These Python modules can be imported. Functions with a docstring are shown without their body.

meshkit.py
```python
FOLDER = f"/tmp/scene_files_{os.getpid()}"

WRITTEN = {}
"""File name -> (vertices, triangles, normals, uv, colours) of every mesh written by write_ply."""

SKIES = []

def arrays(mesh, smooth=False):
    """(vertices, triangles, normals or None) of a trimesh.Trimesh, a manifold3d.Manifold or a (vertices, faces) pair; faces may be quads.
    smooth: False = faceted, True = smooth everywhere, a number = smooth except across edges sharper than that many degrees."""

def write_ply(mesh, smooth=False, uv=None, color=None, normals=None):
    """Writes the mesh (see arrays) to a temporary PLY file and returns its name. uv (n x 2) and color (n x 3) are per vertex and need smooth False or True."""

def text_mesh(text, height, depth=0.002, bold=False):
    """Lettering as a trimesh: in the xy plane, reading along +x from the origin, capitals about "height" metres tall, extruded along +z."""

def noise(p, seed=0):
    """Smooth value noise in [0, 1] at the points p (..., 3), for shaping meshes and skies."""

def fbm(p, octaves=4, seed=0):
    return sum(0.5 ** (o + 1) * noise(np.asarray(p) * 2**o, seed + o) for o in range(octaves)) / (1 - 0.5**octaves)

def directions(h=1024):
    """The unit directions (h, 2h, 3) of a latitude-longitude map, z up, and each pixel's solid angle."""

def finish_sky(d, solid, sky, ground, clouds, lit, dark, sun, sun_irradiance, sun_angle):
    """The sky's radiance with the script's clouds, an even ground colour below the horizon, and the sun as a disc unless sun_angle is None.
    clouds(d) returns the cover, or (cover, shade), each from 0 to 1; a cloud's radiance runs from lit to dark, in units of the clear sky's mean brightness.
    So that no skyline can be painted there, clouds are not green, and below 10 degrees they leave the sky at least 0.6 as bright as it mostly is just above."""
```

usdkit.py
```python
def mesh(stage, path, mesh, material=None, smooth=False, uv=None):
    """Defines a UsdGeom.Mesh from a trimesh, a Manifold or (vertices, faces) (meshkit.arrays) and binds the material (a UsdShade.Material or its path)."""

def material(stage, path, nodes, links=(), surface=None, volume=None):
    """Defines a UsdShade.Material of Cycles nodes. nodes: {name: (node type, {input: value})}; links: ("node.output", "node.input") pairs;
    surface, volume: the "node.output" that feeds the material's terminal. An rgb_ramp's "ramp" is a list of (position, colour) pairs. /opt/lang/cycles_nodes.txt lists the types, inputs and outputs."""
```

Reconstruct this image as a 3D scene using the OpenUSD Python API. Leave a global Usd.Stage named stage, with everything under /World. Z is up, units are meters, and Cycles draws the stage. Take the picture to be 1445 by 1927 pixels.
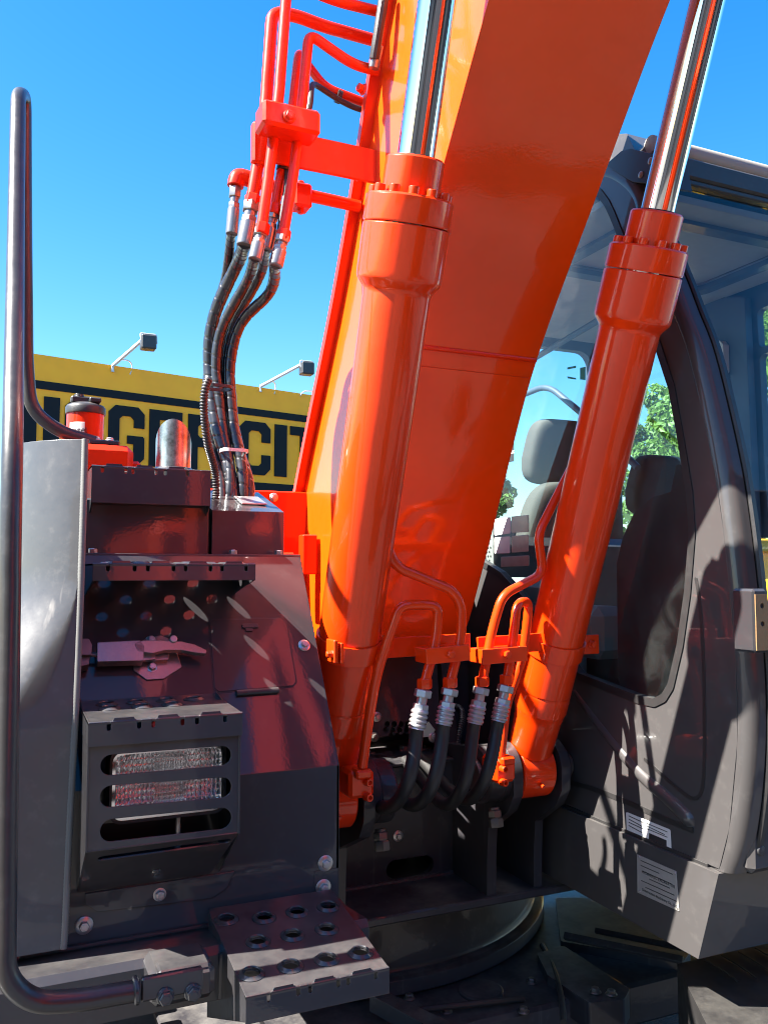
import math, random
import numpy as np, trimesh, usdkit, meshkit
from pxr import Usd, UsdGeom, UsdLux, UsdShade, Gf, Sdf
from shapely.geometry import Polygon, LineString, Point, box as sbox
from shapely.ops import unary_union
from shapely import affinity

# ------------------------------------------------------------------ camera, sky, sun, exposure
stage = Usd.Stage.CreateInMemory()
UsdGeom.Xform.Define(stage, '/World')
PSI, TH, F, CX, CY = math.radians(24.0), math.radians(4.0), 1600.0, 722.5, 963.5
C = np.array([0, 0, 1.6])
RT = np.array([math.cos(PSI), -math.sin(PSI), 0])
FW = np.array([math.sin(PSI) * math.cos(TH), math.cos(PSI) * math.cos(TH), math.sin(TH)])
UP = np.cross(RT, FW)
cam = UsdGeom.Camera.Define(stage, '/World/camera')
cam.CreateHorizontalApertureAttr(36.0)
cam.CreateFocalLengthAttr(36.0 * F / 1445.0)
cam.CreateClippingRangeAttr((0.05, 5000.0))
M = Gf.Matrix4d(*RT, 0, *UP, 0, *(-FW), 0, *C, 1)
cam.AddTransformOp().Set(M)
EXPOSURE = 2.7
cam.CreateExposureAttr(EXPOSURE)

SUN = np.array([-0.66, 0.085, 0.74]); SUN = SUN / np.linalg.norm(SUN)
dome = UsdLux.DomeLight.Define(stage, '/World/sky')
skm = usdkit.material(stage, '/World/Looks/sky_look', {
    "s": ("sky_texture", {"sky_type": "single_scattering", "sun_disc": False, "sun_elevation": float(math.asin(SUN[2])),
                          "sun_rotation": float(math.atan2(SUN[0], SUN[1])), "altitude": 100.0, "air_density": 1.15, "aerosol_density": 0.7, "ozone_density": 3.0}),
    "h": ("hsv", {"saturation": 1.42, "value": 1.0}),
    "b": ("background_shader", {"strength": 0.05})}, [("s.color", "h.color"), ("h.color", "b.color")], surface="b.background")
UsdShade.MaterialBindingAPI.Apply(dome.GetPrim()).Bind(skm)
sun = UsdLux.DistantLight.Define(stage, '/World/sun')
sun.CreateNormalizeAttr(True); sun.CreateIntensityAttr(1.25); sun.CreateAngleAttr(0.5); sun.CreateColorAttr((1.0, 0.95, 0.87))
zx = SUN; xx = np.cross([0, 0, 1.0], zx); xx /= np.linalg.norm(xx); yx = np.cross(zx, xx)
sun.AddTransformOp().Set(Gf.Matrix4d(*xx, 0, *yx, 0, *zx, 0, 0, 0, 30, 1))

# ------------------------------------------------------------------ measuring helpers
def ray(px, py):
    return FW + RT * (px - CX) / F + UP * (CY - py) / F
def onX(px, py, X):
    d = ray(px, py); return C + d * (X - C[0]) / d[0]
def onY(px, py, Y):
    d = ray(px, py); return C + d * (Y - C[1]) / d[1]
def onZ(px, py, Z):
    d = ray(px, py); return C + d * (Z - C[2]) / d[2]
class Plane:
    def __init__(s, o, u, v):
        s.o = np.array(o, float); s.u = np.array(u, float) / np.linalg.norm(u); v = np.array(v, float)
        v = v - s.u * v.dot(s.u); s.v = v / np.linalg.norm(v); s.n = np.cross(s.u, s.v)
    def hit(s, px, py, e=0.0):
        d = ray(px, py); return C + d * ((s.o + s.n * e - C).dot(s.n) / d.dot(s.n))
    def uv(s, px, py, e=0.0):
        p = s.hit(px, py, e) - s.o; return np.array([p.dot(s.u), p.dot(s.v)])
    def pt(s, u, v, e=0.0):
        return s.o + s.u * u + s.v * v + s.n * e
    def poly(s, pts, e=0.0):
        return Polygon([s.uv(x, y, e) for x, y in pts])
    def ext(s, poly, e0, e1):
        ms = []
        for g in getattr(poly, 'geoms', [poly]):
            if g.area < 1e-9: continue
            m = trimesh.creation.extrude_polygon(g, e1 - e0, engine='earcut')
            ms.append(m)
        m = trimesh.util.concatenate(ms)
        v = m.vertices
        m.vertices = s.o + np.outer(v[:, 0], s.u) + np.outer(v[:, 1], s.v) + np.outer(v[:, 2] + e0, s.n)
        return m

# ------------------------------------------------------------------ shape helpers
def cat(*ms):
    l = []
    for m in ms:
        l += list(m) if isinstance(m, (list, tuple)) else [m]
    return trimesh.util.concatenate(l)
def unit(v):
    v = np.asarray(v, float); return v / np.linalg.norm(v)
def frame(n):
    n = unit(n); a = np.array([0, 0, 1.0]) if abs(n[2]) < 0.9 else np.array([1.0, 0, 0])
    u = unit(np.cross(a, n)); return u, np.cross(n, u), n
def spline(pts, k=12):
    from scipy.interpolate import PchipInterpolator, CubicSpline
    pts = np.asarray(pts, float); t = np.r_[0, np.cumsum(np.sqrt(np.linalg.norm(np.diff(pts, axis=0), axis=1)))]
    return CubicSpline(t, pts)(np.linspace(0, t[-1], (len(pts) - 1) * k + 1))
def fillet(pts, rad, k=7):
    pts = [np.asarray(p, float) for p in pts]; out = [pts[0]]
    rads = rad if isinstance(rad, (list, tuple)) else [rad] * (len(pts) - 2)
    for i in range(1, len(pts) - 1):
        a, b, c = pts[i - 1], pts[i], pts[i + 1]
        d = min(rads[i - 1], 0.48 * np.linalg.norm(a - b), 0.48 * np.linalg.norm(c - b))
        p, q = b + unit(a - b) * d, b + unit(c - b) * d
        for t in np.linspace(0, 1, k): out.append((1 - t) ** 2 * p + 2 * t * (1 - t) * b + t * t * q)
    out.append(pts[-1]); return np.array(out)
def tube(path, r, n=16, cap=True, rf=None):
    path = np.asarray(path, float); k = len(path)
    T = np.gradient(path, axis=0); T /= np.linalg.norm(T, axis=1, keepdims=True)
    u, v, _ = frame(T[0]); V = []; s = np.r_[0, np.cumsum(np.linalg.norm(np.diff(path, axis=0), axis=1))]
    a = np.linspace(0, 2 * np.pi, n, endpoint=False)
    rr = np.broadcast_to(r, (k,))
    for i in range(k):
        u = unit(u - T[i] * u.dot(T[i])); w = np.cross(T[i], u)
        ri = rr[i] * (np.ones(n) if rf is None else rf(s[i], a))
        V.append(path[i] + np.outer(ri * np.cos(a), u) + np.outer(ri * np.sin(a), w))
    V = np.vstack(V); Fc = []
    for i in range(k - 1):
        for j in range(n):
            j2 = (j + 1) % n; p, q, r2, t = i * n + j, i * n + j2, (i + 1) * n + j2, (i + 1) * n + j
            Fc += [[p, q, r2], [p, r2, t]]
    if cap:
        b = len(V); V = np.vstack([V, path[0], path[-1]])
        for j in range(n):
            j2 = (j + 1) % n; Fc += [[b, j2, j], [b + 1, (k - 1) * n + j, (k - 1) * n + j2]]
    return trimesh.Trimesh(V, Fc, process=False)
def lathe(prof, base, axis, n=40):
    """prof: (r, h) pairs from one end to the other along axis"""
    u, v, w = frame(axis); base = np.asarray(base, float); a = np.linspace(0, 2 * np.pi, n, endpoint=False); V = []
    for r, h in prof: V.append(base + w * h + np.outer(r * np.cos(a), u) + np.outer(r * np.sin(a), v))
    V = np.vstack(V); Fc = []; k = len(prof)
    for i in range(k - 1):
        for j in range(n):
            j2 = (j + 1) % n; p, q, r2, t = i * n + j, i * n + j2, (i + 1) * n + j2, (i + 1) * n + j
            Fc += [[p, q, r2], [p, r2, t]]
    m = trimesh.Trimesh(V, Fc, process=True); m.update_faces(m.nondegenerate_faces()); return m
def hull(pts):
    return trimesh.convex.convex_hull(np.asarray(pts, float))
def cbox(c, h, bev=0.004, ax=np.eye(3)):
    """chamfered box: centre, half sizes, rows of ax are its axes"""
    c, h = np.asarray(c, float), np.asarray(h, float); bev = min(bev, 0.45 * h.min()); P = []
    for sx in (-1, 1):
        for sy in (-1, 1):
            for sz in (-1, 1):
                s = np.array([sx, sy, sz])
                for k in range(3):
                    q = h - bev; q[k] = h[k]; P.append(c + (s * q) @ np.asarray(ax))
    return hull(P)
def bx(lo, hi, bev=0.004):
    lo, hi = np.asarray(lo, float), np.asarray(hi, float); return cbox((lo + hi) / 2, (hi - lo) / 2, bev)
def sheet(prof, x0, x1, th):
    """sheet metal: a (Y, Z) polyline of the given thickness drawn out along X"""
    g = LineString(prof).buffer(th / 2, cap_style=2, join_style=1, quad_segs=4)
    m = trimesh.creation.extrude_polygon(g, x1 - x0, engine='earcut'); v = m.vertices
    m.vertices = np.c_[v[:, 2] + x0, v[:, 0], v[:, 1]]; m.fix_normals(); return m
def hexp(r, rot=0):
    return [(r * math.cos(rot + k * math.pi / 3), r * math.sin(rot + k * math.pi / 3)) for k in range(6)]
def hexbolt(p, n, r=0.008, h=0.009, fl=None, rot=0.3, wash=None):
    """flanged hexagon head: p on the surface, n outwards"""
    u, v, w = frame(n); p = np.asarray(p, float); P = []
    b = 0.003 if fl or wash else 0.0
    for rr, hh in ((r, b), (r, h * .86), (r * .86, h)):
        for x, y in hexp(rr, rot): P.append(p + u * x + v * y + w * hh)
    ms = [hull(P)]
    if fl: ms.append(lathe([(0, 0), (fl, 0), (fl, .0016), (fl * .95, .0024), (r * 1.1, .0042), (0, .0042)], p, n, 28))
    ms.append(lathe([(r * .55, h - .0005), (r * .52, h + .0006), (0, h + .0006)], p, n, 16))
    return cat(ms)
def nut(p, n, r, h, rot=0.2):
    u, v, w = frame(n); p = np.asarray(p, float); P = []
    for rr, hh in ((r * .9, 0), (r, h * .12), (r, h * .88), (r * .9, h)):
        for x, y in hexp(rr, rot): P.append(p + u * x + v * y + w * hh)
    return hull(P)
def rrect(cx, cy, hx, hy, rad, q=6):
    return sbox(cx - hx + rad, cy - hy + rad, cx + hx - rad, cy + hy - rad).buffer(rad, quad_segs=q)
def loft(secs, closed=True, cap=True):
    """list of equally long closed sections"""
    n = len(secs[0]); V = np.vstack(secs); Fc = []
    for i in range(len(secs) - 1):
        for j in range(n if closed else n - 1):
            j2 = (j + 1) % n; p, q, r2, t = i * n + j, i * n + j2, (i + 1) * n + j2, (i + 1) * n + j
            Fc += [[p, q, r2], [p, r2, t]]
    if cap and closed:
        b = len(V); V = np.vstack([V, np.mean(secs[0], 0), np.mean(secs[-1], 0)]); m = (len(secs) - 1) * n
        for j in range(n):
            j2 = (j + 1) % n; Fc += [[b, j2, j], [b + 1, m + j, m + j2]]
    t = trimesh.Trimesh(V, Fc, process=False); t.fix_normals(); return t

# ------------------------------------------------------------------ scene-tree helpers
count = {}
def numbered(parent, name):
    k = (parent, name); count[k] = count.get(k, 0) + 1
    return parent + '/' + (name if count[k] == 1 else '%s_%03d' % (name, count[k] - 1))
BASE = {}
def meta(prim, label=None, category=None, group=None, kind=None):
    for k, v in (('label', label), ('category', category), ('group', group), ('kind', kind)):
        if v: prim.SetCustomDataByKey(k, v)
def thing(name, label, category, base, group=None):
    path = numbered('/World', name); x = UsdGeom.Xform.Define(stage, path); x.AddTranslateOp().Set(Gf.Vec3d(*map(float, base)))
    BASE[path] = np.asarray(base, float); meta(x.GetPrim(), label, category, group); return path
def top_of(path): return '/'.join(path.split('/')[:3])
def part(parent, name, mesh, mat, smooth=35, label=None, kind=None):
    path = numbered(parent, name); b = BASE.get(top_of(path), np.zeros(3))
    m = mesh.copy(); m.vertices = m.vertices - b
    g = usdkit.mesh(stage, path, m, LOOK[mat], smooth=smooth)
    meta(g.GetPrim(), label, None, None, kind); return path
def single(name, mesh, mat, label=None, category=None, group=None, kind=None, smooth=35):
    path = numbered('/World', name); g = usdkit.mesh(stage, path, mesh, LOOK[mat], smooth=smooth)
    meta(g.GetPrim(), label, category, group, kind); return path

# ------------------------------------------------------------------ looks
LOOK = {}
def look(name, nodes, links, surface='p.BSDF'):
    LOOK[name] = usdkit.material(stage, '/World/Looks/' + name, nodes, links, surface=surface)
def paint(name, col, rough=.3, coat=.6, peel=.05, dirt=.25, metallic=0.0, peel_scale=170.0, coat_rough=.04, bev=.0018, dust=(.30, .28, .25), spec=.5, streak=0.0, wave=0.0):
    """sprayed paint: faint tone variation, orange peel, a little dust, softened edges"""
    nodes = {"g": ("geometry", {}),
             "n1": ("noise_texture", {"scale": 4.0, "detail": 4.0}), "n2": ("noise_texture", {"scale": peel_scale, "detail": 1.5}),
             "n3": ("noise_texture", {"scale": 26.0, "detail": 6.0, "roughness": .7}),
             "r": ("rgb_ramp", {"ramp": [(0, tuple(c * .88 for c in col)), (.5, col), (1, tuple(min(1, c * 1.1) for c in col))]}),
             "dr": ("map_range", {"from_min": .55, "from_max": .8, "to_min": 0.0, "to_max": dirt * .25, "clamp": True}),
             "mx": ("mix_color", {"b": dust}),
             "rr": ("map_range", {"from_min": .3, "from_max": .8, "to_min": rough * .85, "to_max": rough * 1.25}),
             "bv": ("bevel", {"radius": bev, "samples": 4}),
             "bp": ("bump", {"strength": peel, "distance": .002}),
             "p": ("principled_bsdf", {"coat_weight": coat, "coat_roughness": coat_rough, "metallic": metallic, "specular_ior_level": spec})}
    links = [("g.position", "n1.vector"), ("g.position", "n2.vector"), ("g.position", "n3.vector"), ("n1.fac", "r.fac"), ("n3.fac", "dr.value"),
             ("dr.result", "mx.fac"), ("r.color", "mx.a"), ("mx.result", "p.base_color"), ("n3.fac", "rr.value"), ("rr.result", "p.roughness"),
             ("n2.fac", "bp.height"), ("bv.bevel", "bp.normal"), ("bp.normal", "p.normal"), ("bp.normal", "p.coat_normal")]
    if wave:
        nodes.update({"nw": ("noise_texture", {"scale": 7.0, "detail": 1.0}), "bw": ("bump", {"strength": wave, "distance": .02})})
        links = [l for l in links if l != ("bv.bevel", "bp.normal")] + [("g.position", "nw.vector"), ("nw.fac", "bw.height"), ("bv.bevel", "bw.normal"), ("bw.normal", "bp.normal")]
    if dirt > .15:
        nodes.update({"sx": ("separate_xyz", {}), "uz": ("map_range", {"from_min": .6, "from_max": 1.0, "to_min": 0.0, "to_max": dirt * .55, "clamp": True}),
                      "n4": ("noise_texture", {"scale": 11.0, "detail": 6.0, "roughness": .7}), "n4r": ("map_range", {"from_min": .38, "from_max": .66, "clamp": True}),
                      "um": ("math", {"math_type": "multiply"}), "ua": ("math", {"math_type": "add", "use_clamp": True})})
        links = [l for l in links if l != ("dr.result", "mx.fac")] + [("g.true_normal", "sx.vector"), ("sx.z", "uz.value"), ("g.position", "n4.vector"), ("n4.fac", "n4r.value"), ("uz.result", "um.value1"), ("n4r.result", "um.value2"),
                 ("um.value", "ua.value1"), ("dr.result", "ua.value2"), ("ua.value", "mx.fac")]
        if streak:
            nodes.update({"mp": ("mapping", {"scale": (34.0, 34.0, .9)}), "n5": ("noise_texture", {"scale": 1.0, "detail": 3.0, "roughness": .6}), "sr": ("map_range", {"from_min": .62, "from_max": .72, "to_min": 0.0, "to_max": streak, "clamp": True}),
                          "uc": ("math", {"math_type": "add", "use_clamp": True})})
            links = [l for l in links if l != ("ua.value", "mx.fac")] + [("g.position", "mp.vector"), ("mp.vector", "n5.vector"), ("n5.fac", "sr.value"), ("sr.result", "uc.value1"), ("ua.value", "uc.value2"), ("uc.value", "mx.fac")]
    look(name, nodes, links)
paint('orange_paint', (.78, .041, .001), rough=.34, coat=.8, peel=.05, dirt=.08, dust=(.78, .10, .01), spec=.2, coat_rough=.02, wave=.10)
paint('boom_paint', (.82, .072, .0012), rough=.34, coat=.8, peel=.05, dirt=.08, dust=(.78, .13, .01), spec=.2, coat_rough=.02, wave=.10)
paint('red_paint', (.56, .022, .001), rough=.36, coat=.45, peel=.04, dirt=.06, dust=(.7, .05, .01), spec=.15, coat_rough=.03)
paint('yellow_paint', (.78, .36, .012), rough=.35, coat=.4, peel=.03, dirt=.1)
paint('dark_paint', (.028, .0265, .029), rough=.38, coat=.85, peel=.022, coat_rough=.03, spec=.25, dirt=.2)
paint('cab_paint', (.050, .0465, .046), rough=.40, coat=.6, coat_rough=.02, spec=.25, peel=.02, dirt=.3, peel_scale=90)
paint('frame_paint', (.026, .0245, .028), rough=.42, coat=.4, peel=.10, dirt=.45, peel_scale=120, streak=.08, spec=.3)
paint('cover_paint', (.045, .0445, .0455), rough=.38, coat=.45, peel=.03, dirt=.5, streak=.30)
paint('bolt_zinc', (.50, .48, .46), rough=.33, coat=0, peel=.08, dirt=.5, metallic=.85, peel_scale=260, bev=.0008)
paint('latch_steel', (.27, .26, .25), rough=.24, coat=.2, peel=.03, dirt=.5, metallic=.7, peel_scale=300, bev=.0022)
paint('dark_steel', (.16, .145, .13), rough=.4, coat=0, peel=.12, dirt=.6, metallic=.8, bev=.001)
paint('rusty_steel', (.26, .15, .065), rough=.5, coat=.1, peel=.3, dirt=.9, metallic=.35, dust=(.10, .05, .03), peel_scale=220, bev=.001)
paint('aluminium', (.50, .50, .50), rough=.38, coat=0, peel=.1, dirt=.4, metallic=.85, bev=.0008)
paint('black_rubber', (.016, .015, .015), rough=.5, coat=.05, peel=.12, dirt=.3, peel_scale=300, dust=(.16, .15, .13), bev=.0006)
paint('hose_wrap', (.016, .016, .018), rough=.28, coat=.4, peel=.05, dirt=.35, bev=.0006)
paint('black_plastic', (.022, .022, .023), rough=.42, coat=.1, peel=.10, dirt=.5, peel_scale=420)
paint('trim_plastic', (.20, .185, .165), rough=.6, coat=0, peel=.1, dirt=.3, peel_scale=400)
paint('light_trim', (.30, .29, .27), rough=.6, coat=0, peel=.08, dirt=.2, peel_scale=400)
paint('cab_inner', (.045, .06, .085), rough=.5, coat=.1, peel=.05, dirt=.2)
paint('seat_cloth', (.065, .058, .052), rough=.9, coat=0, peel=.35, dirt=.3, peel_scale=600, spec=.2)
paint('seat_shell', (.012, .011, .011), rough=.5, coat=0, peel=.1, dirt=.1)
paint('rail_paint', (.024, .022, .022), rough=.36, coat=.25, peel=.03, dirt=.3)
paint('seal_grey', (.11, .11, .105), rough=.6, coat=0, peel=.1)
paint('white_label', (.60, .60, .58), rough=.4, coat=.2, peel=.02, dirt=.25)
paint('plate_label', (.34, .325, .30), rough=.32, coat=.1, peel=.03, dirt=.5, metallic=.3)
paint('black_print', (.02, .02, .021), rough=.45, coat=0, peel=.02, dirt=.1)
paint('blue_print', (.03, .30, .65), rough=.45, coat=0, peel=.02, dirt=.1)
paint('green_print', (.02, .32, .17), rough=.45, coat=0, peel=.02, dirt=.1)
paint('sign_yellow', (.98, .375, .003), rough=.6, coat=.0, peel=.0, dirt=.25, peel_scale=5)
paint('sign_black', (.008, .010, .012), rough=.6, coat=.0, peel=.0, dirt=.1, peel_scale=5, spec=.15)
paint('galvanised', (.55, .56, .57), rough=.5, coat=0, peel=.05, dirt=.5, metallic=.4)
paint('wall_render', (.42, .41, .38), rough=.9, coat=0, peel=.2, dirt=.7, peel_scale=30)
paint('clad_dark', (.035, .032, .032), rough=.8, coat=0, peel=0, dirt=.5)
paint('door_grey', (.07, .07, .072), rough=.6, coat=0, peel=0, dirt=.5)
paint('bark', (.10, .075, .05), rough=.9, coat=0, peel=.9, dirt=.5, peel_scale=25)
paint('pale_green', (.45, .62, .48), rough=.6, coat=0, peel=.02, dirt=.4)
look('chrome', {"g": ("geometry", {}), "n": ("noise_texture", {"scale": 60.0, "detail": 3.0}), "m": ("map_range", {"to_min": .03, "to_max": .09}),
                "p": ("principled_bsdf", {"metallic": 1.0, "base_color": (.78, .78, .79)})}, [("g.position", "n.vector"), ("n.fac", "m.value"), ("m.result", "p.roughness")])
look('polished_steel', {"g": ("geometry", {}), "n": ("noise_texture", {"scale": 18.0, "detail": 5.0, "roughness": .7}), "m": ("map_range", {"to_min": .12, "to_max": .45}),
                        "r": ("rgb_ramp", {"ramp": [(.3, (.30, .26, .20)), (.6, (.62, .60, .56))]}),
                        "p": ("principled_bsdf", {"metallic": 1.0})}, [("g.position", "n.vector"), ("n.fac", "m.value"), ("m.result", "p.roughness"), ("n.fac", "r.fac"), ("r.color", "p.base_color")])
look('glass', {"f": ("fresnel", {"IOR": 1.45}), "g": ("geometry", {}), "i": ("math", {"math_type": "subtract", "value1": 1.0}), "k": ("math", {"math_type": "multiply"}),
               "t": ("transparent_bsdf", {"color": (.91, .97, .98)}), "s": ("glossy_bsdf", {"roughness": .0, "color": (.9, .93, .95)}), "d": ("diffuse_bsdf", {"color": (.5, .5, .47)}),
               "n": ("noise_texture", {"scale": 9.0, "detail": 7.0, "roughness": .75, "distortion": .6}), "nr": ("map_range", {"from_min": .45, "from_max": .8, "to_min": .002, "to_max": .025, "clamp": True}), "m0": ("mix_closure", {}), "m": ("mix_closure", {})},
     [("g.backfacing", "i.value2"), ("f.fac", "k.value1"), ("i.value", "k.value2"), ("k.value", "m.fac"), ("g.position", "n.vector"), ("n.fac", "nr.value"), ("nr.result", "m0.fac"), ("t.BSDF", "m0.closure1"), ("d.BSDF", "m0.closure2"), ("m0.closure", "m.closure1"), ("s.BSDF", "m.closure2")], surface='m.closure')
look('lens_glass', {"g": ("geometry", {}), "p": ("principled_bsdf", {"base_color": (.98, .98, 1.0), "roughness": .03, "transmission_weight": 1.0, "ior": 1.5})}, [])
look('reflector', {"p": ("principled_bsdf", {"base_color": (.92, .92, .95), "metallic": 1.0, "roughness": .18})}, [])
look('asphalt', {"g": ("geometry", {}), "n": ("noise_texture", {"scale": 1.2, "detail": 8.0, "roughness": .65}), "n2": ("noise_texture", {"scale": 130.0, "detail": 3.0}),
                 "r": ("rgb_ramp", {"ramp": [(.3, (.026, .025, .024)), (.5, (.040, .038, .037)), (.75, (.07, .067, .063))]}),
                 "b": ("bump", {"strength": .6, "distance": .01}), "p": ("principled_bsdf", {"roughness": .9})},
     [("g.position", "n.vector"), ("g.position", "n2.vector"), ("n.fac", "r.fac"), ("r.color", "p.base_color"), ("n2.fac", "b.height"), ("b.normal", "p.normal")])
def leafy(name, col):
    look(name, {"o": ("geometry", {}), "n": ("noise_texture", {"scale": 1.4, "detail": 3.0}),
                "r": ("rgb_ramp", {"ramp": [(.3, tuple(c * .6 for c in col)), (.55, col), (.8, tuple(c * 1.5 for c in col))]}),
                "d": ("principled_bsdf", {"roughness": .55}), "t": ("translucent_bsdf", {}), "m": ("mix_closure", {"fac": .4})},
         [("o.position", "n.vector"), ("n.fac", "r.fac"), ("r.color", "d.base_color"), ("r.color", "t.color"), ("d.BSDF", "m.closure1"), ("t.BSDF", "m.closure2")], surface='m.closure')
leafy('leaf', (.11, .22, .03)); leafy('leaf_dark', (.06, .13, .025))

# ------------------------------------------------------------------ ground
gm = trimesh.creation.box([600, 600, 0.2]); gm.apply_translation([0, 0, -0.1])
single('ground', gm, 'asphalt', 'grey asphalt yard under the excavator', 'ground', kind='structure', smooth=False)

# ------------------------------------------------------------------ the excavator
E = thing('excavator', 'orange and dark grey crawler excavator seen close from its front right', 'excavator', (1.0, 2.8, 0))

# ---- boom
BX0, BX1 = .800, 1.185
fr = np.array([(2.72, 1.34), (2.50, 1.375), (2.25, 1.39), (2.13, 1.41), (2.033, 1.55), (1.90, 1.81), (1.749, 2.10), (1.50, 2.43), (1.29, 2.70), (.98, 3.02), (.50, 3.42), (.0, 3.78), (-.55, 4.05)])   # underside (Y, Z)
bk = np.array([(2.76, 1.36), (2.62, 1.46), (2.48, 1.657), (2.30, 1.95), (2.09, 2.27), (1.90, 2.62), (1.74, 2.94), (1.45, 3.32), (.98, 3.78), (.10, 4.36), (-.6, 4.62)])
fs, bs = spline(fr, 8), spline(bk, 8)
PB = Plane((BX0, 0, 0), (0, -1, 0), (0, 0, 1))                     # faces -X
def yz(poly_yz, x0, x1):
    g = Polygon(poly_yz).buffer(0)
    m = trimesh.creation.extrude_polygon(g, x1 - x0, engine='earcut'); v = m.vertices
    m.vertices = np.c_[v[:, 2] + x0, v[:, 0], v[:, 1]]; m.fix_normals(); return m
boom = part(E, 'boom', yz(np.vstack([fs, bs[::-1]]), BX0, BX1), 'boom_paint', smooth=25)
def off(curve, d):
    T = np.gradient(curve, axis=0); T /= np.linalg.norm(T, axis=1, keepdims=True); return curve + np.c_[T[:, 1], -T[:, 0]] * d
part(boom, 'top_flange', yz(np.vstack([off(bs, .0), off(bs, .022)[::-1]]), BX0 - .028, BX1 + .028), 'red_paint', smooth=25)
# seam across the underside where two plates meet
sp = onX(985, 690, BX1); ks = int(np.argmin(np.abs(fs[:, 1] - sp[2])))
part(boom, 'weld_seam', tube([[BX0 + .003, fs[ks, 0] - .001, fs[ks, 1]], [BX1 - .003, fs[ks, 0] - .001, fs[ks, 1]]], .006, 10), 'orange_paint')
part(boom, 'lower_plate', yz(np.vstack([off(fs[:ks], -.0035), off(fs[:ks], .004)[::-1]]), BX0 + .004, BX1 - .004), 'boom_paint', smooth=25)
# pipes standing off the left side, with their bracket and clamp
def pipe(pts, r, Y, mat='red_paint', bend=.05, n=16):
    P = [onY(p[0], p[1], p[2] if len(p) > 2 else Y) for p in pts]
    return tube(fillet(P, bend), r, n)
part(boom, 'oil_pipe', pipe([(476, 367), (492, 265), (501, 191), (512, 22), (556, 28), (607, 48), (722, 80)], .0148, 1.87, bend=.035), 'red_paint')
part(boom, 'oil_pipe', pipe([(493, 425), (509, 303), (517, 235), (525, 180), (541, -40), (556, -260)], .0125, 1.805), 'red_paint')
part(boom, 'oil_pipe', pipe([(518, 385), (540, 265), (551, 199), (562, 100, 1.87), (570, 110, 1.95), (612, 165, 1.93), (700, 198, 1.92)], .0115, 1.865, bend=.03), 'red_paint')
part(boom, 'oil_pipe', pipe([(534, 436), (552, 330), (561, 249), (569, 190), (581, 62), (620, 90), (665, 121), (712, 133)], .0122, 1.80, bend=.04), 'red_paint')
part(boom, 'oil_pipe', pipe([(560, -30), (628, 0), (730, 25)], .0125, 1.80), 'red_paint')
part(boom, 'oil_pipe', pipe([(470, 338), (520, 352), (575, 366), (676, 388)], .0150, 1.93), 'red_paint')
b0, b1 = onY(505, 250, 1.85), onY(760, 270, 1.85)
part(boom, 'pipe_bracket', cbox(((b0[0] + BX0 + .15) / 2, 1.845, 2.585), ((BX0 + .15 - b0[0]) / 2, .0045, .042), .003), 'red_paint')
part(boom, 'pipe_bracket', cbox((.518, 1.862, 2.59), (.024, .012, .05), .01), 'red_paint')
cl0, cl1 = onY(492, 222, 1.775), onY(590, 240, 1.775)
cz = (cl0[2] + cl1[2]) / 2 + .0
part(boom, 'pipe_clamp', cbox((cl0 + cl1) / 2, (np.linalg.norm(cl1 - cl0) / 2 + .006, .034, .0285), .007), 'red_paint')
part(boom, 'bolt', hexbolt(onY(545, 218, 1.737), (0, -1, 0), .0105, .010, .0145), 'red_paint')
cb = onY(566, 372, 1.93)
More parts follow.
